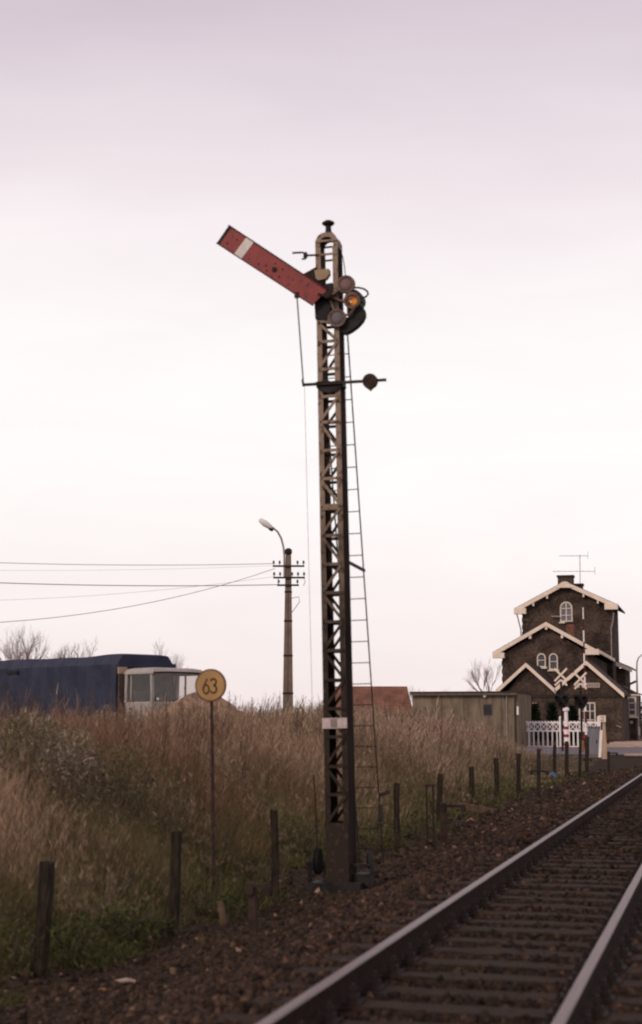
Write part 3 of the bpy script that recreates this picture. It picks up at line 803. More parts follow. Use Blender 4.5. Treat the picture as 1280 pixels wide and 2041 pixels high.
hz = [ML(650, y_, -.16).z for y_ in (1643, 1584, 1528, 1469, 1413, 1356, 1297, 1240, 1182, 1125, 1068, 1011, 954, 898, 841, 790, 735, 680, 640)]
def strap(p, q, w, sy, name):
    b = MB(); p, q = Vector(p), Vector(q)
    b.bar(p, q, .014, w, up=(0, 0, 1) if abs((q - p).normalized().z) < .9 else (1, 0, 0))
    return b.build(name, M['mast'], sig)
for i, z in enumerate(hz):
    for sy in (-1, 1):
        D = hd(z) + .009
        wide = .075 if i in (11,) else .038
        strap((-HW + .01, sy * D, z), (HW - .01, sy * D, z), wide, sy, 'horizontal_strap')
        if i + 1 < len(hz) and not (15 <= i < 16):
            z2 = hz[i + 1]; D2 = hd(z2) + .016; D1 = hd(z) + .016
            up_right = (i % 2 == 0)
            a, c = (-1, 1) if up_right else (1, -1)
            strap((a * (HW - .03), sy * D1, z + .02), (c * (HW - .03), sy * D2, z2 - .02), .034, sy, 'diagonal_strap')
# rivets on the front flanges
riv = MB().lathe([(.011, 0), (.009, -.006), (.003, -.009)], (0, 0, 0), 6, 'y').build('rivet', M['mast'], sig)
riv.location = (-HW + .03, -hd(1) - .022, 1.0)
for z in hz:
    for sx in (-1, 1):
        copy_obj(riv, sig, (sx * (HW - .03), -hd(z) - .018, z + .002))
# plated foot and foundation
b = MB(); D = hd(0) + .02; D2 = hd(.8) + .02; z1 = hz[0]
b.frust((-HW + .004, HW - .004, -D, -D + .018), (-HW + .004, HW - .004, -D2, -D2 + .018), 0.02, z1)
b.build('foot_plate', M['mast'], sig); b = MB()
b.frust((-HW + .004, HW - .004, D - .018, D), (-HW + .004, HW - .004, D2 - .018, D2), 0.02, z1)
b.build('foot_plate', M['mast'], sig)
b = MB().box(-.36, .30, -.30, -.20, -.10, .055).box(-.36, .30, .20, .30, -.10, .055).box(-.355, -.27, -.2, .2, -.09, .045).box(.215, .295, -.2, .2, -.09, .045).box(-.27, .215, -.2, .2, -.1, .02)
b.build('base_frame', M['blackpaint'], sig, bevel=.006)
# pulley bracket at the foot on the left, box on the right
b = MB()
b.bar((-.36, -.16, 0), (-.36, -.16, .30), .03, .05).bar((-.17, -.16, .0), (-.17, -.16, .30), .02, .05).bar((-.40, -.16, .27), (-.14, -.16, .27), .05, .03)
b.build('pulley_bracket', M['blackpaint'], sig)
b = MB().lathe([(.03, -.035), (.15, -.03), (.165, -.018), (.14, 0), (.165, .018), (.15, .03), (.03, .035)], (0, 0, 0), 20, 'x')
o = b.build('pulley_wheel', M['blackpaint'], sig, smooth=False); o.location = (-.255, -.16, .30)
b = MB().bar((.15, -.1, .25), (.42, -.1, .25), .04, .03).bar((.40, -.1, 0), (.40, -.1, .27), .03, .05).box(.16, .36, -.08, .18, .0, .14)
b.build('wire_bracket', M['blackpaint'], sig)
b = MB().lathe([(.02, -.02), (.10, -.018), (.112, 0), (.10, .018), (.02, .02)], (0, 0, 0), 18, 'x'); o = b.build('pulley_wheel', M['blackpaint'], sig); o.location = (.29, .24, .28)
# rounded head with finial
zc = ZT
def hoop(y0, y1, ro, ri, hgt):
    b = MB(); n = 18; vs_, fs_ = [], []
    for i in range(n + 1):
        an = math.pi * i / n; c, s_ = math.cos(an), math.sin(an)
        # superellipse gives the square-shouldered arch
        c2, s2 = math.copysign(abs(c) ** .75, c), s_ ** .75
        for (r_, h_) in ((ro, hgt), (ri, hgt - (ro - ri))):
            for yy in (y0, y1): vs_.append((c2 * r_, yy, zc + s2 * h_))
    for i in range(n):
        a = i * 4; e = a + 4
        fs_ += [(a, e, e + 1, a + 1), (a + 2, a + 3, e + 3, e + 2), (a, a + 2, e + 2, e), (a + 1, e + 1, e + 3, a + 3)]
    fs_ += [(0, 1, 3, 2), (n * 4, n * 4 + 2, n * 4 + 3, n * 4 + 1)]
    b.add(vs_, fs_); return b
D = hd(ZT); HA = ML(648, 463, -D).z - ZT
b = hoop(-D, -D + .014, HW + .004, HW - .055, HA); b.build('head_arch', M['mast'], sig)
b = hoop(D - .014, D, HW + .004, HW - .055, HA); b.build('head_arch', M['mast'], sig)
b = hoop(-D + .014, D - .014, HW, HW - .012, HA - .004); b.build('head_band', M['mast'], sig)
zt = ZT + HA; zf = ML(648, 440, 0).z
b = MB().lathe([(.085, -.02), (.075, .01), (.05, .035), (.038, .06), (.038, zf - zt - .075), (.070, zf - zt - .058), (.082, zf - zt - .045), (.080, zf - zt - .028), (.05, zf - zt - .02), (.045, zf - zt - .006), (.02, zf - zt)], (0, 0, zt), 18)
b.build('finial', M['iron'], sig, smooth=False)
# cross ties in the head
for yy in (480, 507):
    z = ML(650, yy, -D).z
    MB().bar((-HW, -D - .006, z), (HW, -D - .006, z), .016, .026).build('head_tie', M['mast'], sig)
    MB().bar((-HW, D + .004, z), (HW, D + .004, z), .016, .022).build('head_tie', M['mast'], sig)
# hook bracket standing out to the left
p0 = ML(625, 508, -D - .03); p1 = ML(610, 509, -D - .03); p2 = ML(604, 503, -D - .03); p3 = ML(583, 504, -D - .03); p4 = ML(609, 516, -D - .03); p5 = ML(602, 516, -D - .03)
b = MB().tube([p0 + Vector((.05, .02, 0)), p1], .014, 6).tube([p1, p2, p3], .013, 6).tube([p1, p4, p5], .012, 6); b.box(p1.x - .03, p1.x + .015, p1.y - .02, p1.y + .02, p1.z - .03, p1.z + .04)
b.build('lamp_hook', M['iron'], sig)
# cream box and bracket plate behind the arm
q = ML(645, 550, -D - .02)
MB().prism([(q.x - .085, q.z - .04), (q.x - .05, q.z - .075), (q.x + .05, q.z - .06), (q.x + .095, q.z + .0), (q.x + .09, q.z + .065), (q.x - .095, q.z + .065)], -D - .10, -D - .012).build('bearing_cover', mat('buff_paint', (.36, .26, .18), (.30, .2, .13), scale=9), sig)
poly = [ML(*p, -D - .05) for p in ((601, 548), (632, 531), (634, 560), (655, 585), (640, 595))]
MB().prism([(p.x, p.z) for p in poly], -D - .055, -D - .035).build('arm_bracket', M['iron'], sig)
poly = [ML(*p, -D - .04) for p in ((636, 568), (662, 562), (664, 596), (652, 640), (628, 636), (626, 606))]
MB().prism([(p.x, p.z) for p in poly], -D - .03, -D + .14).build('bearing_block', M['blackpaint'], sig, bevel=.008)
# ------------------------------------------------ the arm
YA = -D - .13
tt, tb_, eb, et = (ML(456, 449, YA), ML(432, 484, YA), ML(623, 608, YA), ML(652, 578, YA))
tt, tb_, eb, et = [Vector((p.x, 0, p.z)) for p in (tt, tb_, eb, et)]
def armpt(u, v):                            # u along from the tip, v from top edge to bottom edge
    return tt.lerp(et, u).lerp(tb_.lerp(eb, u), v)
def armpoly(u0, u1, v0=0, v1=1):
    return [(p.x, p.z) for p in (armpt(u0, v0), armpt(u1, v0), armpt(u1, v1), armpt(u0, v1))]
arm = MB().prism(armpoly(0, 1), YA, YA + .022).build('semaphore_arm', M['red'], sig, bevel=.003)
MB().prism(armpoly(.185, .262, .012, .988), YA - .003, YA + .001).build('white_band', M['white'], arm)
MB().prism(armpoly(0.002, .028, .01, .99), YA - .004, YA + .001).build('tip_edge', M['iron'], arm)
for v0, v1 in ((-.03, .02), (.98, 1.03)):
    MB().prism(armpoly(0.0, 1, v0, v1), YA - .014, YA + .03).build('arm_rim', mat('arm_rim_paint', (.10, .022, .028), (.07, .02, .022), scale=8), arm)
c = armpt(.548, .56)
MB().lathe([(.034, 0), (.034, -.012), (.026, -.016), (.0, -.017)], (c.x, YA, c.z), 12, 'y').build('boss', M['iron'], arm)
for u, v in ((.41, .75), (.47, .62), (.52, .30), (.50, .8), (.60, .34), (.62, .72), (.08, .75), (.13, .35)):
    c = armpt(u, v); MB().lathe([(.012, 0), (.012, -.006), (.0, -.008)], (c.x, YA, c.z), 6, 'y').build('bolt', M['iron'], arm)
# down rod
r0 = ML(592, 592, YA + .01); r1 = ML(605, 766, YA + .01)
b = MB().tube([r0 + Vector((0, 0, .03)), r1], .009, 6); b.box(r0.x - .03, r0.x + .03, YA - .01, YA + .03, r0.z - .01, r0.z + .06)
b.build('down_rod', M['iron'], sig)
# spectacle casting with three roundels
YS = -D - .06
def ringp(b, c, ro, ri, y0, y1, n=22):
    vs_, fs_ = [], []
    for i in range(n):
        an = 2 * math.pi * i / n
        for r_ in (ro, ri):
            for yy in (y0, y1): vs_.append((c.x + r_ * math.cos(an), yy, c.z + r_ * math.sin(an)))
    for i in range(n):
        a = i * 4; e = ((i + 1) % n) * 4
        fs_ += [(a, e, e + 1, a + 1), (a + 2, a + 3, e + 3, e + 2), (a, a + 2, e + 2, e), (a + 1, e + 1, e + 3, a + 3)]
    b.add(vs_, fs_)
cA, cB, cC = ML(690, 567, YS), ML(702, 599, YS), ML(672, 634, YS)
piv = ML(657, 592, YS)
b = MB(); ringp(b, cA, .118, .088, YS - .02, YS + .02); ringp(b, cB, .108, .074, YS - .02, YS + .02); ringp(b, cC, .120, .088, YS - .02, YS + .02)
for c_ in (cA, cC):
    dv = (c_ - piv); dv = dv.normalized(); b.bar((piv.x, YS + .003, piv.z), c_ - dv * .10 + Vector((0, .003, 0)), .03, .055, up=(0, 1, 0))
b.bar((piv.x, YS + .006, piv.z), (cB.x - .09, YS + .006, cB.z - .01), .024, .05, up=(0, 1, 0))
m_ = ML(690, 629, YS); b.tube([cC + Vector((.1, 0, .03)), ML(697, 627, YS), cB + Vector((.03, 0, -.10))], .017, 6)
spec = b.build('spectacle', mat('spectacle_paint', (.17, .115, .095), (.10, .066, .055), scale=11, rough=.8), sig)
MB().lathe([(.092, .004), (.085, -.008), (.05, -.016), (0, -.018)], (cA.x, YS, cA.z), 20, 'y').build('faded_lens', M['faded'], spec, smooth=True)
MB().lathe([(.092, .004), (.085, -.008), (.05, -.016), (0, -.018)], (cC.x, YS, cC.z), 20, 'y').build('grey_lens', M['greylens'], spec, smooth=True)
o = MB().lathe([(.076, .004), (.07, -.01), (.045, -.02), (0, -.024)], (0, 0, 0), 20, 'y').build('lit_lens', M['litlens'], spec, smooth=True); o.location = (cB.x + .0, YS, cB.z)
o['label'] = 'glowing orange lens'
# pivot boss and links between arm and spectacle
b = MB().lathe([(.05, .14), (.05, -.10), (.035, -.115), (.0, -.118)], (piv.x, YS, piv.z), 14, 'y'); b.bar((piv.x - .05, YS - .05, piv.z + .0), (armpt(.97, .4).x, YS - .05, armpt(.97, .4).z), .03, .08, up=(0, 1, 0))
b.build('pivot', M['rustpost'], sig)
# lamp with its handle, behind the lit lens
lc = ML(707, 597, YS + .12)
b = MB().lathe([(.07, -.10), (.108, -.095), (.112, .0), (.112, .16), (.09, .18), (0, .19)], (lc.x, YS + .12, lc.z), 18, 'y')
b.box(lc.x - .09, lc.x + .09, YS + .06, YS + .26, lc.z - .2, lc.z - .05)
b.build('signal_lamp', M['blackpaint'], sig)
pts = [ML(x_, y_, YS + .1) for x_, y_ in ((704, 574), (713, 573), (724, 575), (732, 580), (734, 586), (730, 591), (722, 594), (713, 596))]
MB().tube(pts, .0125, 8).build('lamp_handle', M['iron'], sig)
# black counterweight plate hanging below the spectacle
poly = [ML(x_, y_, YS + .08) for x_, y_ in ((672, 652), (686, 640), (700, 626), (713, 607), (722, 610), (728, 619), (729, 630), (724, 641), (714, 652), (702, 661), (690, 667), (678, 664))]
MB().prism([(p.x, p.z) for p in poly], YS + .05, YS + .15).build('balance_weight', M['blackpaint'], sig, bevel=.012)
pts = [ML(x_, y_, 0) for x_, y_ in ((678, 497), (683, 510), (687, 530), (689, 556))]
MB().tube(pts, .006, 6).build('lamp_cable', M['iron'], sig)
# balance lever across the mast
YL = -hd(5.7) - .05
l0, l1 = ML(605, 767, YL), ML(770, 757, YL)
wc = ML(738, 760, YL)
MB().bar(l0, l1, .026, .034).bar(l0 + Vector((0, 0, -.02)), ML(603, 756, YL) , .02, .024).build('balance_lever', M['iron'], sig)
b = MB().lathe([(.085, .035), (.096, .028), (.096, -.028), (.085, -.035)], (wc.x, YL, wc.z), 22, 'y'); b.prism([(wc.x - .06, wc.z - .07), (wc.x + .06, wc.z - .07), (wc.x, wc.z - .125)], YL - .02, YL + .02)
b.build('round_weight', M['rustpost'], sig)
q = ML(652, 769, YL)
poly = [ML(x_, y_, YL) for x_, y_ in ((629, 760), (643, 758), (649, 752), (656, 759), (682, 757), (683, 768), (668, 779), (655, 783), (640, 779), (630, 772))]
MB().prism([(p.x, p.z) for p in poly], YL + .02, YL + .20).build('lever_bearing', M['blackpaint'], sig)
# transmission wire and rod to the foot
w0 = ML(607, 770, YL); w1 = ML(626, 1545, -.2); w2 = Vector((-.255, -.16, .42))
MB().tube([w0, w1], .0028, 5).build('pull_wire', M['wire'], sig)
MB().tube([w1, w2], .010, 6).build('pull_rod', M['iron'], sig)
# white painted band
z0, z1 = ML(670, 1452, -.2).z, ML(670, 1431, -.2).z
MB().box(-HW - .012, HW + .012, -hd(2) - .036, -hd(2) - .024, z0, z1).build('white_plate', M['bandwhite'], sig)
MB().box(-.05, .035, -hd(2) - .039, -hd(2) - .033, z0 + .01, z1 - .01).build('worn_patch', mat('worn_grey', (.26, .2, .19), (.2, .15, .14), scale=12), sig)
# ladder leaning behind
lb = SI @ on_z(765, 1727, GS - .02)
lt_z = ML(693, 655, .2).z; lt = Vector((ML(693, 668, .2).x, hd(7) + .05, lt_z))
LWd = .34
lad = MB().bar(lb, lt, .015, .03).bar(lb - Vector((LWd, 0, 0)), lt - Vector((LWd, 0, 0)), .015, .03).build('ladder', M['iron'], sig)
nr = 25
rung0 = None
for i in range(1, nr):
    p = lb.lerp(lt, i / nr - .004)
    if rung0 is None:
        rung0 = MB().tube([(-LWd, 0, 0), (0, 0, 0)], .007, 6).build('rung', M['iron'], lad); rung0.location = p
    else: copy_obj(rung0, lad, p)
zz = ML(710, 1127, .6).z; t = (zz - lb.z) / (lt.z - lb.z); p = lb.lerp(lt, t)
MB().bar((HW - .02, hd(zz), zz), p + Vector((.01, 0, 0)), .03, .034).bar((-HW + .02, hd(zz), zz), p - Vector((LWd, 0, 0)), .03, .034).build('ladder_stay', M['iron'], sig)
p = lb.lerp(lt, .14); MB().bar(p + Vector((.0, -.01, 0)), p + Vector((.16, -.02, .05)), .03, .05).bar(p + Vector((.02, -.02, -.35)), p + Vector((.02, -.02, -.12)), .09, .05).build('ladder_clamp', M['iron'], sig)

# ------------------------------------------------------------------ fence posts
def post_mesh(seed, w, d, h, taper=.92):
    r = random.Random(seed); b = MB(); n = 6; vs_, fs_ = [], []
    bx_, by_ = r.uniform(-.02, .02), r.uniform(-.02, .02)
    for i in range(n + 1):
        t = i / n; s_ = 1 - (1 - taper) * t; z = -.35 + (h + .35) * t
        ox, oy = bx_ * math.sin(t * 3), by_ * math.sin(t * 3)
        j = lambda: r.uniform(-.006, .006)
        for (cx_, cy_) in ((-1, -.8), (-.8, -1), (.8, -1), (1, -.8), (1, .8), (.8, 1), (-.8, 1), (-1, .8)):
            vs_.append((ox + cx_ * w / 2 * s_ + j(), oy + cy_ * d / 2 * s_ + j(), z + (j() * 2 if i == n else 0)))
    for i in range(n):
        for a in range(8): fs_.append((i * 8 + a, i * 8 + (a + 1) % 8, (i + 1) * 8 + (a + 1) % 8, (i + 1) * 8 + a))
    fs_ += [tuple(reversed(range(8))), tuple(n * 8 + a for a in range(8))]
    b.add(vs_, fs_); return b
GRP = 'weathered fence posts along the foot of the bank'
fence = [  # base px, base py, top px, top py, width px, label
    (72, 1945, 94, 1718, 31, 'stout dark fence post leaning toward the track, thickest of the row'),
    (348, 1868, 352, 1656, 22, 'dark square fence post standing before the round yellow sign'),
    (545, 1788, 545, 1614, 17, 'weathered fence post between the yellow sign and the signal mast'),
    (792, 1692, 791, 1561, 13, 'weathered fence post just behind the signal ladder'),
    (877, 1655, 878, 1543, 13, 'weathered fence post right beside the twin wire rods'),
    (940, 1612, 940, 1529, 10, 'weathered fence post by the pale fallen timber'),
    (989, 1600, 989, 1511, 10, 'far fence post with green weeds round its foot, beyond the timber'), (1034, 1588, 1034, 1502, 9, 'far fence post between the weeds and the slim cross-arm stake'),
    (1106, 1552, 1106, 1485, 8, 'far fence post right beside the blue plastic bag'), (1130, 1550, 1130, 1478, 8, 'far fence post standing in front of the banded white column'), (1156, 1537, 1157, 1474, 7, 'farthest small fence post next to the short ochre post')]
for i, (bx_, by_, tx, ty, wpx, lab) in enumerate(fence):
    zg = -.53
    for _ in range(3):
        p = on_z(bx_, by_, zg); zg = gz(p.x, p.y)
    t = on_y(tx, ty, p.y); s_ = F / (p - ORI).dot(FWD)
    dv = t - p; w = wpx / s_ / 1.15
    o = post_mesh(i, w, w * .9, dv.length).build('fence_post', M['wood'])
    o.location = p; o.rotation_euler = (0, math.atan2(dv.x, dv.z), random.uniform(-.15, .15))
    tag(o, lab or 'small weathered fence post in the far run towards the crossing', 'post', GRP)

# signal wire stakes: an upright with a cross arm carrying small rollers
def stake(bx_, by_, tx, ty, arm, wpx, label, m='rustpost', zoff=-.52, thick=None):
    zg = zoff
    for _ in range(3):
        p = on_z(bx_, by_, zg); zg = max(gz(p.x, p.y), -.53) if p.x < -4.1 else zoff
    t = on_y(tx, ty, p.y); s_ = F / (p - ORI).dot(FWD); h = (t - p).length; w = wpx / s_
    e = root('wire_stake', p, label, 'stake', 'signal wire stakes beside the ballast', ry=math.atan2(t.x - p.x, t.z - p.z))
    MB().frust((-w / 2, w / 2, -w * .35, w * .35), (-w * .46, w * .46, -w * .33, w * .33), -.25, h).build('stake', M[m], e, bevel=.006)
    a0, a1, az = arm
    a0, a1, az = a0 / s_, a1 / s_, h - az / s_
    MB().bar((a0, -w * .36, az), (a1, -w * .36, az), min(w * .5, .05), min(w * .45, .05)).build('cross_arm', M['iron'], e)
    for xx in (a0 + w * .3, a1 - w * .3):
        MB().lathe([(.02, -.02), (.05, -.018), (.036, 0), (.05, .018), (.02, .02)], (xx, -w * .4, az - .05), 10, 'y').build('roller', M['iron'], e)
    return e
stake(505, 1862, 503, 1758, (-10, 36, 6), 17, 'short rusty wire stake with bracket, beside the signal mast foot')
stake(885, 1682, 884, 1600, (-4, 44, 6), 13, 'short dark wire stake with long arm beside the fallen timber')
stake(1074, 1590, 1074, 1492, (-16, 20, 44), 8, 'slim wire stake with a cross arm at half its height', m='iron')
stake(1170, 1541, 1171, 1468, (-8, 10, 44), 8, 'tall dark wire stake in front of the grey cabinet', m='iron', zoff=-.45)
stake(1214, 1532, 1213, 1498, (-2, 18, 3), 6, 'low wire stake with one-sided bracket near the road', m='iron', zoff=-.40)
# twin wire rods
p = on_z(858, 1690, -.53); s_ = F / (p - ORI).dot(FWD)
e = root('wire_rods', p, 'pair of thin iron rods joined at top, standing beside a fence post', 'stake')
hh = 120 / s_
for xx in (-6.5, 6.5):
    MB().tube([(xx / s_, 0, -.2), (xx / s_, 0, hh)], .017, 7).build('rod', M['iron'], e)
MB().bar((-9 / s_, 0, hh), (10 / s_, 0, hh), .04, .04).build('cross_tie', M['iron'], e)
MB().box(-.10, .10, -.05, .05, -.02, .03).build('foot', M['iron'], e)

# ------------------------------------------------------------------ round sign 63
p = on_z(424, 1797, -.52); p.z = gz(p.x, p.y)
top = on_y(420, 1366, p.y); s_ = F / (p - ORI).dot(FWD)
dv = top - p
e = root('distance_sign', p, 'round yellow sign numbered 63 on a thin dark pole', 'sign', ry=math.atan2(dv.x, dv.z))
H = dv.length; R_ = 32.5 / s_
MB().tube([(0, .03, -.3), (0, .03, H * .5), (0, .03, H - R_ * .6)], [.021, .021, .019], 8).build('pole', M['rustpost'], e)
disc = MB().lathe([(R_, .012), (R_, -.004), (R_ * .99, -.010), (R_ * .9, -.010)], (0, 0, H), 40, 'y').build('disc', M['signrim'], e)
MB().lathe([(R_ * .9, .0), (R_ * .9, -.012), (0.01, -.0125)], (0, 0, H), 40, 'y').build('face', M['yellow'], disc)
MB().bar((0, .03, H - R_ * 1.15), (0, .03, H - R_ * .5), .045, .03).build('clamp', M['rustpost'], e)
def numeral(pts, w, y, parent, m):
    b = MB()
    for a, c in zip(pts[:-1], pts[1:]):
        b.bar((a[0], y, a[1]), (c[0], y, c[1]), .004, w, up=(0, 0, 1) if abs(a[0] - c[0]) > abs(a[1] - c[1]) else (1, 0, 0))
    for a in pts: b.lathe([(w / 2, .002), (w / 2, -.0021)], (a[0], y, a[1]), 10, 'y')
    return b.build('numeral', m, parent)
def arc(cx_, cz_, rx_, rz_, a0, a1, n=12):
    return [(cx_ + rx_ * math.cos(math.radians(a0 + (a1 - a0) * i / n)), cz_ + rz_ * math.sin(math.radians(a0 + (a1 - a0) * i / n))) for i in range(n + 1)]
u = R_ / 33.0
six = [(-7.0 * u, H + 12.5 * u), (-10.5 * u, H + 5 * u)] + arc(-9 * u, H - 7.5 * u, 6 * u, 9 * u, 160, 520, 22)
three = arc(6.5 * u, H + 6.5 * u, 6 * u, 6.5 * u, 150, -80, 12) + arc(6.5 * u, H - 8 * u, 6.5 * u, 7.5 * u, 80, -150, 14)
numeral(six, 3.4 * u, -.0145, disc, M['print']); numeral(three, 3.4 * u, -.0145, disc, M['print'])
M['stub'] = mat('stub_wood', (.13, .085, .055), (.08, .05, .033), scale=9, rough=.95)
for zz in ():
    MB().lathe([(.012, 0), (.012, -.008), (.004, -.011)], (0, -.0125, H + R_ * zz), 8, 'y').build('bolt', M['rustpost'], disc)
# small pale marker stone near its foot
q = on_z(444, 1845, -.52); q.z = gz(q.x, q.y)
o = post_mesh(77, .07, .06, .24, .85).build('marker_stub', M['stub']); o.location = q; o.rotation_euler = (0, -.12, .2); tag(o, 'short pale wooden stub beside the yellow sign pole', 'stub')

# ------------------------------------------------------------------ lamp and telegraph pole with wires
DP = 60.0
pb_ = at_d(574, HOR, DP); zg = gz(pb_.x, pb_.y); sP = F / DP
def LP(px, py):
    q = at_d(px, py, DP); v = q - pb_; return v.dot(RIGHT), q.z - zg
e = root('utility_pole', (pb_.x, pb_.y, zg), 'tapered concrete pole with street lamp, cross arms and insulators', 'pole', rz=YAW)
zt_ = LP(574, 1104)[1]
b = MB(); hw0, hw1 = .225, .11
b.frust((-hw0, hw0, -.16, .16), (-hw1, hw1, -.09, .09), -.3, zt_); b.build('shaft', M['poleconc'], e, bevel=.012)
b = MB(); b.frust((-.035, .035, -.168, -.15), (-.02, .02, -.098, -.08), .1, zt_ - .6); b.build('shaft_groove', mat('groove_grey', (.13, .1, .085), (.1, .08, .07), scale=3), e)
for yy in (1382, 1307, 1238, 1180):
    z = LP(574, yy)[1]; f = z / zt_; w = hw0 + (hw1 - hw0) * f + .012; dd = .16 + (.09 - .16) * f + .012
    MB().box(-w, w, -dd, dd, z - .035, z + .035).build('band', M['iron'], e)
for zpy, x0, x1 in ((1129, 544, 607), (1152, 545, 608), (1167, 553, 596)):
    xa, z = LP(x0, zpy); xb, _ = LP(x1, zpy)
    arm_ = MB().bar((xa, -.14, z), (xb, -.14, z), .07, .07).build('cross_arm', M['iron'], e)
    n = 6 if zpy != 1167 else 3
    for i in range(n):
        xx = xa + (xb - xa) * (i + .15) / (n - .7)
        if abs(xx) < .14: continue
        MB().lathe([(.012, 0), (.012, .06), (.045, .07), (.05, .12), (.03, .135), (.045, .15), (.03, .19)], (xx, -.14, z + .03), 8).build('insulator', M['greylens'], arm_)
for xx in ((-.42), (.62)):
    MB().tube([(xx, -.14, LP(574, 1152)[1] - .02), (xx + .06, -.14, LP(574, 1160)[1]), (xx - .02, -.14, LP(574, 1166)[1] - .05)], .012, 5).build('jumper', M['wire'], e)
x0 = LP(585, 1190); MB().tube([(.12, -.1, LP(0, 1193)[1]), (.42, -.1, LP(0, 1190)[1]), (.45, -.1, LP(0, 1200)[1]), (.14, -.1, LP(0, 1222)[1])], .014, 5).build('cable_loop', M['wire'], e)
pts = [LP(*q) for q in ((567, 1150), (567, 1110), (565.5, 1092), (561, 1074), (554, 1061), (545, 1053), (536, 1048))]
MB().tube([(x, -.12, z) for x, z in pts], .04, 8).build('lamp_arm', M['galv'], e)
a, c = LP(544, 1055), LP(517, 1036)
la, lc_ = Vector((a[0], -.12, a[1])), Vector((c[0], -.12, c[1])); dv = lc_ - la
lh = MB().tube([la, la + dv * .15, la + dv * .55, la + dv * .9, lc_], [.05, .10, .135, .10, .04], 10).build('lamp_head', M['lampglass'], e, smooth=True)
MB().tube([la + dv * -.03 + Vector((0, 0, -.04)), la + dv * .22 + Vector((0, 0, -.05))], [.07, .09], 8).build('lamp_collar', M['iron'], lh)
b = MB().lathe([(.11, 0), (.15, .1), (.14, .22), (.06, .28)], (0, 0, zt_ - .05), 10); b.build('pole_cap', M['iron'], e)
def wire(pts, r_, label):
    b = MB(); P = [Vector(p_) for p_ in pts]; b.tube(P, r_, 5)
    o = b.build('overhead_wire', M['wire']); tag(o, label, 'wire', 'overhead wires running to the pole'); return o
def wire_px(ax, ay, bx_, by_, sag, db, label, r_=.011):
    a = at_d(ax, ay, DP) - FWD * .14; q = at_d(bx_, by_, db); pts = []
    for i in range(17):
        t = i / 16; p_ = a.lerp(q, t); p_.z -= sag * 4 * t * (1 - t); pts.append(p_)
    wire(pts, r_, label)
wire_px(545, 1124, -300, 1109, .16, 52, 'upper level overhead wire meeting the top cross arm')
wire_px(553, 1166, -300, 1148, .16, 52, 'thick overhead wire meeting the lowest cross arm', .016)
wire_px(548, 1134, -300, 1242, .75, 48, 'sagging overhead wire crossing the level wires near the pole')
wire_px(546, 1150, -300, 1197, .35, 58, 'very thin slack overhead wire below the others', .005)
wire_px(546, 1128, -300, 1131, .16, 60, 'very thin overhead wire between the two level wires', .004)

# ------------------------------------------------------------------ litter by the posts
def scrap(px, py, w, m, label, cat, name, hgt=.02, z=None):
    p = on_z(px, py, -.52); p.z = (gz(p.x, p.y) if z is None else z) + .012
    r = random.Random(px); n = 7; vs_ = []
    for i in range(n):
        an = 2 * math.pi * i / n; rr = w * r.uniform(.55, 1); vs_.append((rr * math.cos(an), rr * math.sin(an) * .7, r.uniform(0, hgt)))
    vs_.append((0, 0, hgt * 1.3)); fs_ = [(i, (i + 1) % n, n) for i in range(n)]
    vs_ += [(x * .96, y_ * .96, z_ - .006) for x, y_, z_ in vs_[:n]]
    fs_ += [((i + 1) % n, i, n + 1 + i, n + 1 + (i + 1) % n) for i in range(n)] + [tuple(range(2 * n, n, -1))]
    o = MB().add(vs_, fs_).build(name, M[m]); o.location = p; tag(o, label, cat); return o
scrap(252, 1968, .10, 'paper', 'torn triangle of pale paper lying on the dark cinders', 'paper', 'paper_scrap', .03)
scrap(164, 1921, .03, 'paper', 'small white chip lying right of the stout fence post', 'litter', 'white_chip', .02)
scrap(24, 1966, .035, 'paper', 'pale chip on the cinders below the stout fence post', 'litter', 'white_chip', .01)
scrap(190, 1797, .07, 'paper', 'pale crumpled paper in the grass between two stout posts', 'paper', 'crumpled_paper', .09)
scrap(286, 1800, .06, 'paper', 'pale crumpled paper in the weeds beside the square post', 'paper', 'crumpled_paper', .08)
scrap(292, 1834, .05, 'leaf', 'light brown leaf at the foot of the square fence post', 'leaf', 'dead_leaf', .02)
scrap(395, 1879, .04, 'leaf', 'orange leaf on the cinders below the yellow sign', 'leaf', 'dead_leaf', .02)
scrap(205, 1985, .05, 'leaf', 'tan leaf on the cinders beneath the torn paper', 'leaf', 'dead_leaf', .012)
scrap(940, 1642, .12, 'leaf', 'orange fallen rag by the ballast edge below the timber', 'litter', 'orange_rag', .08)
scrap(1102, 1549, .2, 'bag', 'crumpled blue plastic bag among the far fence posts', 'bag', 'plastic_bag', .2)
# fallen timber
p = on_z(935, 1620, -.5); p.z = gz(p.x, p.y) + .12
o = post_mesh(5, .17, .16, .62).build('fallen_timber', M['stub']); o.location = p + Vector((.2, 0, 0)); o.rotation_euler = (0, math.radians(-80), .5)
tag(o, 'pale broken timber lying between the far fence posts', 'timber')

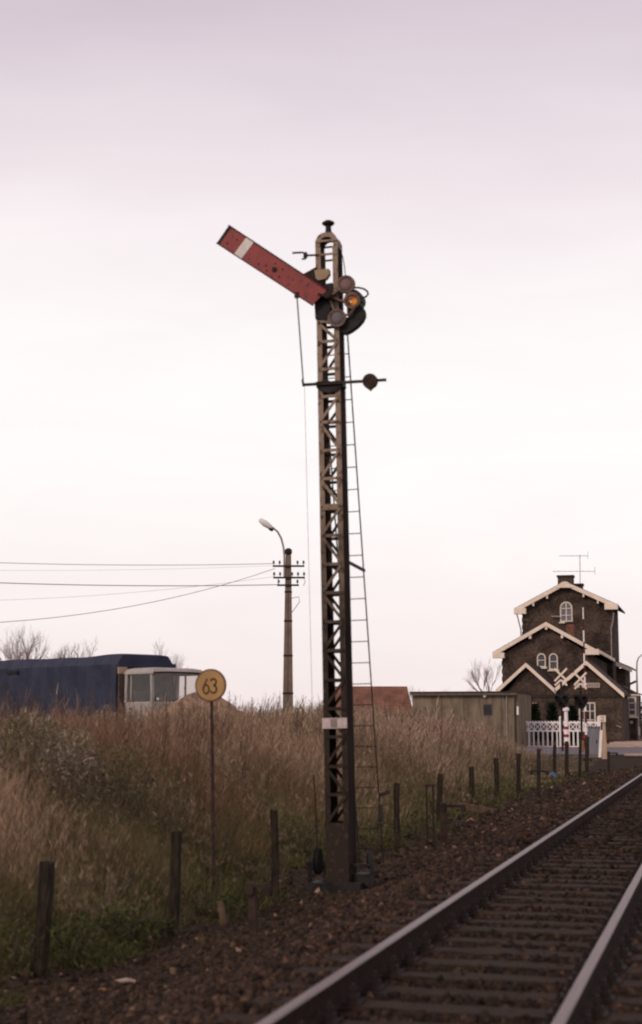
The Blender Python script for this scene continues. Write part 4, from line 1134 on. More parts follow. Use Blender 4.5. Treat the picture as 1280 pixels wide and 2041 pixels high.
# ------------------------------------------------------------------ station house
Y1, Y2, Y3 = 110.0, 118.0, 134.0
def W(px, py, Y):
    p = on_y(px, py, Y); return (p.x, p.z)
hx = W(1130, HOR, Y1)[0]
house = root('station_house', (hx, Y1, -.14), 'dark brick station house with stepped gables and cream roof edges', 'house')
HO = Vector((hx, Y1, -.14))
def HB(b, name, m, parent=None, **k):
    return b.build(name, m, parent or house, off=HO, **k)
def slab(b, p, q, th, y0, y1):              # sloping board in the XZ plane with its top edge p-q
    b.prism([p, q, (q[0], q[1] - th), (p[0], p[1] - th)], y0, y1); return b
def gable_roof(ea, ap, eb, Y, depth, trim, parent=None, ret=None, over=.55):
    """eave left, apex, eave right as pixels on the plane Y"""
    e0, a, e1 = W(*ea, Y), W(*ap, Y), W(*eb, Y)
    rf = MB()
    for p, q in ((e0, a), (a, e1)):
        slab(rf, (p[0], p[1] + .10), (q[0], q[1] + .10), .16, Y - over + .05, Y + depth)
    roof = HB(rf, 'roof', M['slate'], parent)
    for p, q in ((e0, a), (a, e1)):
        b = MB(); slab(b, (p[0], p[1] + .06), (q[0], q[1] + .06), trim, Y - over, Y - over + .10); HB(b, 'bargeboard', M['trim'], roof)
    return roof, e0, a, e1
def window(x0, x1, z0, z1, y, cols=2, rows=3, arch=False, parent=None, glass='glass', fw=.09, sill=True):
    b = MB(); f = .07
    xm = (x0 + x1) / 2; hw_ = (x1 - x0) / 2
    zs = z1 - hw_ if arch else z1
    b.box(x0, x0 + fw, y - f, y, z0, zs); b.box(x1 - fw, x1, y - f, y, z0, zs); b.box(x0 + fw, x1 - fw, y - f, y, z0, z0 + fw)
    if arch:
        n = 12; vs_, fs_ = [], []
        for i in range(n + 1):
            an = math.pi * i / n
            for r_ in (hw_, hw_ - fw):
                for yy in (y - f, y): vs_.append((xm + r_ * math.cos(an), yy, zs + r_ * math.sin(an)))
        for i in range(n):
            a = i * 4; e_ = a + 4
            fs_ += [(a, e_, e_ + 1, a + 1), (a + 2, a + 3, e_ + 3, e_ + 2), (a, a + 2, e_ + 2, e_), (a + 1, e_ + 1, e_ + 3, a + 3)]
        b.add(vs_, fs_)
    else: b.box(x0 + fw, x1 - fw, y - f, y, z1 - fw, z1)
    for i in range(1, cols):
        xx = x0 + (x1 - x0) * i / cols; b.box(xx - fw * .4, xx + fw * .4, y - f * .8, y - .01, z0 + fw, z1 - fw)
    for i in range(1, rows):
        zz = z0 + (z1 - z0) * i / rows; b.box(x0 + fw, x1 - fw, y - f * .7, y - .012, zz - fw * .3, zz + fw * .3)
    w_ = HB(b, 'window', M['winframe'], parent)
    g_ = MB()
    if arch:
        poly = [(x0 + .02, z0 + .02), (x1 - .02, z0 + .02)] + [(xm + (hw_ - .02) * math.cos(math.pi * i / 12), zs + (hw_ - .02) * math.sin(math.pi * i / 12)) for i in range(13)]
        g_.prism(poly, y - .02, y - .003)
    else: g_.box(x0 + .02, x1 - .02, y - .02, y - .003, z0 + .02, z1 - .02)
    HB(g_, 'pane', M[glass], w_)
    if sill: HB(MB().box(x0 - .1, x1 + .1, y - .16, y - .002, z0 - .12, z0), 'sill', M['winframe'], w_)
    return w_
def winpx(x0, x1, ya, yb, Y, **k):
    a, b_ = W(x0, yb, Y), W(x1, ya, Y); return window(a[0], b_[0], a[1], b_[1], Y, **k)

# tower block
t0, t1 = W(1041, 1222, Y3), W(1219, 1222, Y3)
ap = W(1128, 1168, Y3)
wall = HB(MB().prism([(t0[0], -.14), (t1[0], -.14), (t1[0], W(1219, 1203, Y3)[1]), (ap[0], W(1127, 1162, Y3)[1]), (t0[0], W(1041, 1209, Y3)[1])], Y3, Y3 + 9), 'wall', M['brick'])
roof, e0, a_, e1 = gable_roof((1026, 1216), (1127, 1161), (1233, 1208), Y3, 9.4, .38)
for (xa, xb, ya) in ((1026, 1050, 1213), (1206, 1232, 1204)):
    p, q = W(xa, ya, Y3), W(xb, ya, Y3); HB(MB().box(p[0], q[0], Y3 - .62, Y3 - .02, p[1] - .52, p[1] - .02), 'eave_return', M['trim'], roof)
p, q = W(1108, 1163, Y3), W(1146, 1163, Y3)
HB(MB().prism([(p[0], p[1] - .42), (q[0], q[1] - .42), (a_[0] + .25, a_[1]), (a_[0] - .25, a_[1])], Y3 - .6, Y3 - .42), 'gable_board', M['trim'], roof)
for s_ in (-1, 1):                         # brackets under the verge
    for f in (.35, .62):
        ex = e0 if s_ < 0 else e1; c = (a_[0] + (ex[0] - a_[0]) * f, a_[1] + (ex[1] - a_[1]) * f)
        HB(MB().box(c[0] - .07, c[0] + .07, Y3 - .5, Y3 + .01, c[1] - .6, c[1] - .3), 'bracket', M['trim'], roof)
winpx(1117, 1141, 1199, 1240, Y3, cols=2, rows=3, arch=True, glass='skyglass', fw=.11)
for side, xp in ((-1, t0[0]), (1, t1[0])):
    z = W(1041, 1232, Y3)[1]; k = 0
    while z > 6.2:
        w_ = .85 if k % 2 == 0 else .55
        x0, x1 = (xp - .04, xp + w_) if side < 0 else (xp - w_, xp + .04)
        HB(MB().box(x0, x1, Y3 - .06, Y3 + .9, z - .36, z), 'quoin', M['brick']); z -= .62; k += 1
for xa, xb, ya, yb, yy, dd in ((1112, 1142, 1147, 1166, Y3 + 2, 1.1), (1143, 1161, 1164, 1180, Y3 + 3.5, .9)):
    p, q = W(xa, yb, yy), W(xb, ya, yy)
    c_ = HB(MB().box(p[0], q[0], yy, yy + dd, p[1] - 1.6, q[1] - .12), 'chimney', M['redbrick'] if xa > 1120 else M['brick'], roof)
    HB(MB().box(p[0] - .08, q[0] + .08, yy - .08, yy + dd + .08, q[1] - .12, q[1] + .05), 'chimney_cap', M['slate'], roof)
# downpipes
p, q, r_ = W(1031, 1222, Y3), W(1039, 1255, Y3), W(1040, 1300, Y3)
HB(MB().tube([(p[0], Y3 - .35, p[1]), (q[0], Y3 - .2, q[1]), (r_[0], Y3 - .12, r_[1])], .06, 7), 'downpipe', M['galv'])
pts = [W(x_, y_, Y3) for x_, y_ in ((1224, 1222), (1222, 1240), (1219, 1252), (1220, 1315))]
HB(MB().tube([(x_, Y3 - .3, z_) for x_, z_ in pts], .06, 7), 'downpipe', M['galv'])
# flag-pole bracket left of the window
p, q = W(1100, 1229, Y3), W(1117, 1229, Y3); HB(MB().bar((p[0], Y3 - .3, p[1]), (q[0], Y3 - .3, q[1]), .12, .1), 'bracket_rail', M['galv'])
# television aerials
p = W(1157, 1180, Y3 + 4); q = W(1156, 1106, Y3 + 4); yy = Y3 + 4
ant = HB(MB().tube([(p[0], yy, p[1]), (q[0], yy, q[1])], .035, 6), 'aerial_mast', M['galv'])
for (xa, xb, py, n, el) in ((1116, 1172, 1108, 9, .55), (1103, 1186, 1139, 8, .9)):
    a, c = W(xa, py, yy), W(xb, py, yy); b = MB().tube([(a[0], yy, a[1]), (c[0], yy, c[1])], .022, 5)
    for i in range(n):
        xx = a[0] + (c[0] - a[0]) * i / (n - 1); b.tube([(xx, yy - el / 2, a[1]), (xx, yy + el / 2, a[1])], .012, 4)
    for k in (-1, 1): b.tube([(c[0], yy - el / 2, a[1] + .3 * k), (c[0], yy + el / 2, a[1] + .3 * k)], .014, 4)
    b.tube([(c[0], yy, a[1] - .32), (c[0], yy, a[1] + .32)], .014, 4)
    HB(b, 'aerial', M['galv'], ant)
# middle block
m0, m1, ma_ = W(1001, 1306, Y2), W(1180, 1306, Y2), W(1090, 1250, Y2)
HB(MB().prism([(m0[0], -.14), (m1[0], -.14), m1, ma_, m0], Y2, Y3 - .01), 'wall', M['brick'])
roof, e0, a_, e1 = gable_roof((984, 1303), (1090, 1242), (1196, 1300), Y2, Y3 - Y2 - .02, .32)
p, q = W(984, 1301, Y2), W(1007, 1301, Y2); HB(MB().box(p[0], q[0], Y2 - .62, Y2 - .02, p[1] - .45, p[1] - .02), 'eave_return', M['trim'], roof)
p, q = W(1168, 1294, Y2), W(1195, 1294, Y2); HB(MB().box(p[0], q[0], Y2 - .62, Y2 - .02, p[1] - .45, p[1] - .02), 'eave_return', M['trim'], roof)
HB(MB().box(q[0] - .05, q[0] + .1, Y2 - .5, Y3 + .3, q[1] - .36, q[1] - .1), 'gutter_board', M['trim'], roof)
for s_, ex in ((-1, e0), (1, e1)):
    for f in (.0, .30) if s_ < 0 else (.30,):
        c = (a_[0] + (ex[0] - a_[0]) * f, a_[1] + (ex[1] - a_[1]) * f); HB(MB().box(c[0] - .09, c[0] + .09, Y2 - .5, Y2 + .01, c[1] - .52, c[1] - .2), 'bracket', M['trim'], roof)
winpx(1071, 1088, 1302, 1330, Y2, cols=1, rows=2, arch=True); winpx(1095, 1112, 1302, 1335, Y2, cols=1, rows=2, arch=True)
z = W(1001, 1318, Y2)[1]; k = 0
while z > 4.4:
    HB(MB().box(m0[0] - .04, m0[0] + (.8 if k % 2 == 0 else .5), Y2 - .06, Y2 + .9, z - .34, z), 'quoin', M['brick']); z -= .6; k += 1
p, q = W(1129, 1276, Y2 + 5), W(1144, 1240, Y2 + 5)
HB(MB().box(p[0], q[0], Y2 + 5, Y2 + 6, p[1] - .6, q[1] - .1), 'chimney', M['redbrick'], roof); HB(MB().box(p[0] - .08, q[0] + .08, Y2 + 4.9, Y2 + 6.1, q[1] - .1, q[1] + .04), 'chimney_cap', M['slate'], roof)
# low front block with twin gables
l0, l1 = W(1000, 1392, Y1), W(1240, 1392, Y1)
v_, aL, aR = W(1109, 1376, Y1), W(1050, 1328, Y1), W(1170, 1324, Y1)
HB(MB().prism([(l0[0], -.14), (l1[0], -.14), l1, aR, v_, aL, l0], Y1, Y2 - .01), 'wall', M['brick'])
gable_roof((990, 1378), (1050, 1323), (1109, 1376), Y1, Y2 - Y1 - .02, .31, over=.5)
gable_roof((1107, 1374), (1170, 1319), (1245, 1384), Y1, Y2 - Y1 - .02, .31, over=.5)
p, q = W(1030, 1387, Y1), W(1238, 1387, Y1); HB(MB().box(p[0], q[0], Y1 - .07, Y1 + .02, p[1] - .14, p[1] + .08), 'string_course', M['slate'])
winpx(1045, 1071, 1401, 1452, Y1, cols=2, rows=3); winpx(1155, 1187, 1400, 1452, Y1, cols=3, rows=3)
p, q = W(1061, 1424, Y1), W(1066, 1403, Y1); HB(MB().prism([(p[0] - .1, p[1]), (p[0] + .1, p[1]), (q[0], q[1]), (q[0] - .2, q[1])], Y1 - .05, Y1 - .03), 'curtain', M['fencewhite'])
p, q = W(1146, 1371, Y1), W(1196, 1361, Y1)
sg = HB(MB().box(p[0], q[0], Y1 - .09, Y1 - .01, p[1], q[1]), 'name_board', mat('board_white', (.42, .33, .31), (.36, .29, .27), scale=3), house)
n = 9
for i in range(n):                          # the letters are too blurred to read: upright strokes
    xx = p[0] + (q[0] - p[0]) * (i + .9) / (n + .8); HB(MB().box(xx - .045, xx + .045, Y1 - .1, Y1 - .088, p[1] + .09, q[1] - .09), 'lettering', mat('letter_grey', (.2, .15, .14), (.16, .12, .11), scale=4) if i == 0 else bpy.data.materials['letter_grey'], sg)
# rear wing and side lean-to on the track side
p, q = W(1222, 1332, 139), W(1247, 1332, 139)
HB(MB().box(p[0], q[0], 139, 146, -.14, p[1]), 'wall', M['brick'])
p, q = W(1228, 1319, 139), W(1261, 1333, 139)
HB(slab(MB(), (p[0], p[1] + .1), (q[0], q[1] + .1), .14, 138.4, 146.2), 'roof', M['slate']); HB(slab(MB(), p, q, .36, 138.2, 138.4), 'bargeboard', M['trim'])
x0, z0 = W(1243, 1384, 119); x1, _ = W(1268, 1384, 119)
HB(MB().box(x0 - .4, x1, 119, 126, -.14, z0), 'wall', M['brick'])
HB(MB().box(x0 - .4, x1 + .25, 118.8, 119.0, z0 - .12, z0 + .06), 'fascia', M['trim'])
HB(MB().prism([(x0 - .4, z0 + .06), (x1 + .3, z0 + .06), (x1 - .2, z0 + .2), (x0 - .2, z0 + .75), (x0 - .4, z0 + .75)], 118.7, 126), 'roof', M['slate'])
winpx(1251.5, 1268.5, 1388, 1428, 118.99, cols=1, rows=3, fw=.14, glass='skyglass')
cc = W(1259, 1440, 118.95); b = MB(); ringp(b, Vector((cc[0], 0, cc[1])), .11, .06, 118.92, 118.99, 14); HB(b, 'ring_sign', M['winframe'])  # round sign on the wall, a plain painted ring without glow
p, q = W(1251, 1366, 117), W(1268, 1358, 117); HB(MB().bar((p[0], 117, p[1]), (q[0], 117, q[1]), .3, .16), 'loudspeaker', M['iron']); HB(MB().tube([(p[0] + .1, 117, p[1] - .7), (p[0] + .1, 117, p[1])], .05, 6), 'loudspeaker_post', M['iron'])
p, q = W(1229, 1446, Y1), W(1239, 1450, Y1); HB(MB().bar((p[0], Y1 - .1, p[1]), (q[0], Y1 - .1, q[1]), .08, .07), 'wall_hook', M['galv'])

# platform with pale edge, seen beyond the road
px0 = W(1198, HOR, 97)[0]
pl = structure(MB().box(px0, XL - 1.4, 97.6, 175, -.18, .09).build('platform', M['kerb']))
pe = MB().box(px0 - .1, XL - 1.25, 96.8, 97.5, -.12, .02).build('platform_edge', M['kerb']); structure(pe)
rl = root('low_rail', (px0, 99, .09), 'low dark rail with short posts in front of the brick station house', 'rail')
MB().bar((0.1, 0, .22), (9.0, 0, .22), .06, .06).build('bar', M['rustpost'], rl)
for i in range(4): MB().box(.2 + 2.6 * i, .32 + 2.6 * i, -.05, .05, 0, .25).build('post', M['rustpost'], rl)
# ------------------------------------------------------------------ white fence at the crossing
YF = 97.0
fa, fb = W(1037, HOR, YF)[0], W(1194, HOR, YF)[0]
zb_, zm, zt2 = W(0, 1486, YF)[1], W(0, 1455, YF)[1], W(0, 1440, YF)[1]
sF = 3000 / at_d(1100, HOR, 97).y
fen = root('white_fence', (fa, YF, -.13), 'white painted picket fence with lattice top in front of the station', 'fence')
fm = W(1118, HOR, YF)[0]
def FB(b, name, parent=None, m='fencewhite'): return b.build(name, M[m], parent or fen, off=(fa, YF, -.13))
for (xx, w, ty) in ((fa, .24, 1432), (fm, .20, 1431), (fb, .20, 1431)):
    zt3 = W(0, ty, YF)[1]
    po = FB(MB().box(xx - w / 2, xx + w / 2, YF - .12, YF + .12, -.2, zt3), 'post')
    FB(MB().frust((xx - w / 2 - .03, xx + w / 2 + .03, YF - .15, YF + .15), (xx - .03, xx + .03, YF - .03, YF + .03), zt3, zt3 + .10), 'post_cap', po)
pick = None
for a, c in ((fa + .12, fm - .1), (fm + .1, fb - .1)):
    for z, h in ((zt2, .12), (zm, .10), (zb_ + .08, .09)):
        FB(MB().box(a, c, YF - .05, YF + .05, z - h / 2, z + h / 2), 'rail')
    n = int(round((c - a) / .285))
    for i in range(n):
        xx = a + (c - a) * (i + .5) / n
        if pick is None:
            pick = MB().box(-.045, .045, -.075, -.052, 0, zm - zb_ + .02).build('picket', M['fencewhite'], fen); pick.location = (xx - fa, 0, zb_ + .13)
        else: copy_obj(pick, fen, (xx - fa, 0, zb_ + .13))
    n = int(round((c - a) / .42))
    for i in range(n):
        xa, xb = a + (c - a) * i / n, a + (c - a) * (i + 1) / n
        FB(MB().bar((xa + .02, YF - .03, zm + .04), (xb - .02, YF - .03, zt2 - .05), .03, .055), 'lattice_bar')
        FB(MB().bar((xa + .02, YF + .01, zt2 - .05), (xb - .02, YF + .01, zm + .04), .03, .055), 'lattice_bar')
        FB(MB().box(xb - .03, xb + .03, YF - .065, YF + .03, zm + .04, zt2 - .05), 'lattice_post')
    for i in range(n * 2):
        xx = a + (c - a) * (i + .5) / (n * 2); FB(MB().box(xx - .03, xx + .03, YF - .04, YF + .04, zt2 + .061, zt2 + .11), 'finial')
# dark conifer shrubs behind it
def shrub(px, top, w_px, Y, label, c0=(.012, .02, .012), c1=(.03, .04, .022), n=1500):
    x, z = W(px, top, Y); s_ = 3000 / Y; r = w_px / 2 / s_; H = z + .14
    e = root('conifer_shrub', (x, Y, -.14), label, 'shrub', 'dark shrubs behind the white fence')
    u = rng.random(n); an = rng.uniform(0, 2 * np.pi, n); zz = .1 * H + .9 * H * u; rad = r * np.sqrt(rng.random(n)) * np.clip(1.25 * (1 - u) ** .55, .12, 1) * (1 + .25 * np.sin(an * 3 + zz * 4))
    base = np.stack([rad * np.cos(an), rad * np.sin(an), zz], 1)
    dd = np.stack([np.cos(an) + rng.normal(0, .5, n), np.sin(an) + rng.normal(0, .5, n), rng.uniform(.1, 1.2, n)], 1); dd /= np.linalg.norm(dd, axis=1)[:, None]
    t = rng.random((n, 1)); col = np.array(c0) * t + np.array(c1) * (1 - t)
    o = blades('foliage', base, dd, rng.uniform(.15, .4, n), rng.uniform(.06, .14, n), col, np.zeros((n, 3)), M['shrub']); o.parent = e
    MB().tube([(0, 0, -.1), (0, 0, H * .7)], [.08, .03], 6).build('trunk', M['bark'], e)
shrub(1065, 1405, 26, 104, 'dark conifer shrub in front of the left ground-floor window')
shrub(1101, 1404, 26, 105, 'dark conifer shrub between the ground-floor windows, left of the white column')
shrub(1141, 1410, 20, 104, 'narrow dark conifer shrub right behind the white column')
shrub(1292, 1386, 40, 128, 'dark dense shrub at the platform beside the street lamp')

# ------------------------------------------------------------------ crossing signals
def cross_bars(b, c, L_, w, y, ang=42):
    for s_ in (1, -1):
        d = Vector((math.cos(math.radians(ang)) * s_, 0, math.sin(math.radians(ang))))
        b.bar(Vector((c[0], y - .012 * (s_ + 1), c[1])) - d * L_ / 2, Vector((c[0], y - .012 * (s_ + 1), c[1])) + d * L_ / 2, .02, w, up=(0, 0, 1))
    return b
LREF = 45
def crossing_signal(px, ycross, ychev, yl0, yl1, Y, label):
    x, zc_ = W(px, ycross, Y); _, zv = W(px, ychev, Y); z0, z1 = W(px, yl1, Y)[1], W(px, yl0, Y)[1]
    e = root('crossing_signal', (x, Y, -.1), label, 'crossing signal', 'pair of level crossing signals')
    off = (x, Y, -.1)
    MB().tube([(x, Y + .08, -.2), (x, Y + .08, zc_ + .1)], .06, 8).build('pole', M['iron'], e, off=off)
    cb = cross_bars(MB(), (x, zc_), .95, .10, Y, 45).build('saltire', M['trim'], e, off=off)
    b = MB()
    for s_ in (1, -1):
        b.bar((x, Y - .012 * s_, zv + .24), (x + .33 * s_, Y - .012 * s_, zv - .06), .02, .10)
    b.build('half_saltire', M['trim'], e, off=off)
    for s_ in (1, -1):                      # red tips of the bars
        d = Vector((math.cos(math.radians(45)) * s_, 0, math.sin(math.radians(45))))
        for k in (-1, 1):
            c = Vector((x, Y - .012 * (s_ + 1), zc_)) + d * .475 * k; MB().bar(c, c + d * .045 * k, .022, .105).build('red_tip', M['barred'], cb, off=off)
    b = MB(); zmid = (z0 + z1) / 2
    b.prism([(x - .32, zmid + .1), (x - .42, z1), (x + .42, z1), (x + .38, zmid), (x + .2, z0 + .05), (x - .15, z0), (x - .36, z0 + .2)], Y - .03, Y + .02)
    bb = b.build('light_board', M['blackpaint'], e, off=off)
    for dx, dz in ((-.22, .18), (.22, .18), (0, -.15)):
        MB().lathe([(.13, .0), (.13, -.22), (.115, -.22), (.11, -.03), (.0, -.03)], (x + dx, Y - .03, zmid + dz), 14, 'y').build('lamp_hood', M['blackpaint'], bb, off=off)
crossing_signal(1118, 1345, 1364, 1383, 1413, 82, 'level crossing signal with white cross over the lower gable valley')
crossing_signal(1157, 1353, 1371, 1385, 1413, 83.5, 'level crossing signal with white cross in front of the station name board')
# raised barrier boom with red and white bands
YB = 88
M['boomred'] = mat('dark_red', (.10, .022, .024), (.06, .018, .02), scale=4)  # deeper red than on the pivot box
bp0, bp1 = W(1169, 1488, YB), W(1162.5, 1211, YB)
e = root('barrier_boom', (bp0[0], YB, -.06), 'raised red and white level crossing barrier boom', 'barrier')
n = 12
for i in range(n):
    p = (bp0[0] + (bp1[0] - bp0[0]) * i / n, bp0[1] + (bp1[1] - bp0[1]) * i / n); q = (bp0[0] + (bp1[0] - bp0[0]) * (i + 1) / n, bp0[1] + (bp1[1] - bp0[1]) * (i + 1) / n)
    w = .062 - .030 * i / n
    MB().tube([(p[0], YB, p[1]), (q[0], YB, q[1])], w, 8).build('boom_section', M['boomred'] if i % 2 == 0 else M['fencewhite'], e, off=(bp0[0], YB, -.06))
MB().box(-.22, .22, -.25, .25, -.1, .75).build('pivot_box', M['barred'], e, bevel=.02)
MB().box(-.2, .2, -.6, -.2, .35, .6).build('counterweight', M['iron'], e)
# white capped column with banded foot
YC = 90
c0 = W(1130, 1490, YC); cz = W(1130, 1410, YC)[1]
e = root('white_column', (c0[0], YC, -.06), 'white capped column with red and white banded foot beside the fence', 'column')
MB().lathe([(.13, 0), (.12, .9), (.105, cz - .25 + .06), (.18, cz - .2 + .06), (.19, cz - .05 + .06), (.10, cz + .06)], (0, 0, 0), 14).build('shaft', M['fencewhite'], e)
for z0, z1 in ((.02, .30), (.66, .80), (1.12, 1.24)):
    MB().lathe([(.145, z0), (.145, z1), (.08, z1 + .06)], (0, 0, 0), 14).build('red_band', M['barred'], e)
# grey relay cabinet
YK = 72.3
x0, x1 = W(1171, HOR, YK)[0], W(1195, HOR, YK)[0]; zt3 = W(0, 1449, YK)[1]
xm = (x0 + x1) / 2; w = x1 - x0
e = root('relay_cabinet', (xm, YK, -.2), 'grey metal relay cabinet with rust streaks by the crossing', 'cabinet')
MB().box(-w / 2, w / 2, 0, .5, .12, zt3 + .2).build('body', M['cabinet'], e, bevel=.01)
MB().box(-w / 2 + .05, w / 2 - .05, -.018, -.002, .2, zt3 + .1).build('door', M['cabinet'], e)
MB().box(-w / 2 - .04, w / 2 + .04, -.05, .55, zt3 + .202, zt3 + .26).build('lid', M['cabinet'], e)
MB().box(-w / 2 + .03, w / 2 - .03, .03, .47, -.3, .118).build('plinth', M['concrete'], e); MB().box(w / 2 - .16, w / 2 - .12, -.05, -.02, .7, .86).build('handle', M['iron'], e)
p = on_z(1163, 1512, -.4); o = post_mesh(31, .16, .14, .95, .9).build('yellow_stub', mat('faded_ochre', (.22, .14, .07), (.14, .09, .05), scale=5)); o.location = (p.x, p.y, -.42); tag(o, 'short ochre post just left of the grey cabinet', 'post')
# kilometre post with the figure 2, and a white stub leaning against it
p = on_z(1206, 1518, -.28); Yk = p.y; s_ = F / (p - ORI).dot(FWD)
e = root('kilometre_post', (p.x, p.y, -.28), 'tapering buff concrete post carrying a square plate with the figure 2', 'marker post')
H = 78 / s_; MB().frust((-.13, .13, -.1, .1), (-.055, .055, -.05, .05), -.2, H).build('post', M['paleconc'], e)
z2 = 90 / s_; x_ = -2.5 / s_; hw_ = 6.6 / s_
pt = MB().box(x_ - hw_, x_ + hw_, -.11, -.06, z2 - 13 / s_, z2).build('plate', M['trim'], e)
MB().bar((0, 0, H - .3), (x_, -.06, z2 - .2), .05, .05).build('bracket', M['paleconc'], e)
u = hw_ / 7.0; c = (x_, z2 - 6.5 / s_)
two = arc(c[0], c[1] + 2.0 * u, 2.5 * u, 2.4 * u, 170, -30, 10) + [(c[0] - 2.6 * u, c[1] - 4.2 * u), (c[0] + 2.8 * u, c[1] - 4.2 * u)]
numeral(two, 1.1 * u, -.114, pt, M['print'])
q = on_z(1196, 1514, -.24); t = on_y(1199, 1456, q.y); dv = t - q
o = post_mesh(41, .13, .11, dv.length, .95).build('white_stub', M['fencewhite']); o.location = q; o.rotation_euler = (0, math.atan2(dv.x, dv.z), 0); tag(o, 'whitewashed stub post leaning beside the buff marker post', 'post')
# street lamp right of the station
YSL = 121
a0 = W(1273, 1476, YSL); pts = [W(x_, y_, YSL) for x_, y_ in ((1273, 1476), (1271, 1400), (1269.5, 1335), (1270, 1320), (1273, 1311), (1280, 1305), (1292, 1302))]
e = root('street_lamp', (a0[0], YSL, .09), 'slender street lamp with curved arm beside the station platform', 'street lamp')
off = (a0[0], YSL, .09)
MB().tube([(x_, YSL, z_) for x_, z_ in pts], [.10, .085, .06, .055, .05, .045, .045], 8).build('pole', M['galv'], e, off=off)
q = pts[-1]; MB().tube([(q[0] - .05, YSL, q[1]), (q[0] + .3, YSL, q[1] - .02), (q[0] + .8, YSL, q[1] - .02)], [.07, .13, .05], 8).build('lamp_head', M['lampglass'], e, off=off)
MB().box(-.14, .14, -.14, .02, .35, 1.0).build('fuse_box', M['trim'], e)
# pale slab on the track edge at the crossing
p = on_z(1272, 1506, -.05); o = MB().box(-.6, .9, -.5, .5, -.1, 0.0).build('crossing_slab', M['kerb'], bevel=.02); o.location = (p.x, p.y, .03); tag(o, 'pale concrete slab at the edge of the level crossing', 'slab')

# ------------------------------------------------------------------ flat-roofed shed and the tiled outbuilding
YS2 = 93
x0, z1 = W(822, 1382, YS2); x1, _ = W(1013, 1382, YS2); xr, _ = W(1033, 1382, YS2)
shed = root('flat_roof_shed', (x0, YS2, -.14), 'low flat-roofed shed with stained buff walls beside the station house', 'shed')
off = (x0, YS2, -.14)
ww = MB().box(x0, x1 + .35, YS2, YS2 + 7, -.14, z1).build('wall', M['shedwall'], shed, off=off)
MB().box(x0 - .12, xr + .0, YS2 - .3, YS2 + 7.2, z1, z1 + .10).build('roof', M['slate'], shed, off=off)
MB().box(x0 - .1, xr - .03, YS2 - .29, YS2 - .25, z1 - .14, z1 - .002).build('fascia', M['greywood'], shed, off=off)
MB().box(x1 + .36, xr - .05, YS2 + .3, YS2 + 6.8, -.14, z1).build('side_wall', M['shedwall'], shed, off=off)
p, q = W(965, 1425, YS2), W(980, 1405, YS2)
wf = MB().box(p[0] - .06, q[0] + .06, YS2 - .03, YS2 - .002, p[1] - .06, q[1] + .06).build('window', M['greywood'], shed, off=off)
MB().box(p[0], q[0], YS2 - .045, YS2 - .031, p[1], q[1]).build('pane', M['glass'], wf, off=off)
p = W(967, 1386, YS2); MB().lathe([(.05, 0), (.11, .08), (.11, .2), (.04, .25)], (p[0], YS2 - .15, p[1] - .15), 10).build('wall_lamp', M['lampglass'], shed, off=off)
for pxj in (880, 925, 1000):
    xj = W(pxj, HOR, YS2)[0]; MB().box(xj - .03, xj + .03, YS2 - .025, YS2 - .001, -.1, z1 - .15).build('joint_strip', M['greywood'], shed, off=off)
xj = W(1011, HOR, YS2)[0]; MB().tube([(xj, YS2 - .1, z1 - .1), (xj, YS2 - .07, z1 - .4), (xj, YS2 - .07, -.1)], .04, 6).build('downpipe', M['galv'], shed, off=off)
p, q = W(846, 1450, YS2), W(868, 1398, YS2); dr_ = MB().box(p[0], q[0], YS2 - .04, YS2 - .002, p[1], q[1]).build('door', M['shedwall'], shed, off=off)
p, q = W(1029, 1425, YS2 - .2), W(1032, 1408, YS2 - .2); MB().box(p[0], q[0], YS2 + .1, YS2 + .28, p[1], q[1]).build('white_notice', M['fencewhite'], shed, off=off)

DB = 145
bR, bL = at_d(812, 1369, DB + 1), at_d(655, 1371, DB)
ax = (bR - bL); ln = ax.length; rz_ = math.atan2(ax.y, ax.x)
barn = root('tiled_outbuilding', (bL.x, bL.y, -.14), 'low outbuilding with weathered orange pantile roof behind the signal', 'building', rz=rz_)
zr = (bR.z + bL.z) / 2 + .14; run = 3.4; drop = 2.6
MB().prism([(0.1, 0), (ln - .1, 0), (ln - .1, zr - drop + .1), (.1, zr - drop + .1)], -run + .3, run - .3).build('wall', M['redbrick'], barn)
b = MB(); b.add([(ln - .1, -run + .3, zr - drop), (ln - .1, run - .3, zr - drop), (ln - .1, 0, zr - .12), (ln - .35, -run + .3, zr - drop), (ln - .35, run - .3, zr - drop), (ln - .35, 0, zr - .12)], [(0, 1, 2), (5, 4, 3), (0, 3, 4, 1), (1, 4, 5, 2), (2, 5, 3, 0)]); b.build('gable', M['redbrick'], barn)
b = MB()
for sy in (-1, 1):
    b.add([(0, 0, zr - .06), (ln, 0, zr - .06), (ln, sy * run, zr - drop - .06), (0, sy * run, zr - drop - .06), (0, 0, zr - .14), (ln, 0, zr - .14), (ln, sy * run, zr - drop - .14), (0, sy * run, zr - drop - .14)], [(0, 1, 2, 3), (7, 6, 5, 4), (0, 4, 5, 1), (1, 5, 6, 2), (2, 6, 7, 3), (3, 7, 4, 0)])
rf = b.build('roof', M['pantile'], barn)
til = MB(); nrow, ncol = 12, int(ln / .215)
sl = math.hypot(run, drop); dy, dz = -run / sl, -drop / sl; nyv, nzv = -drop / sl * 1, run / sl
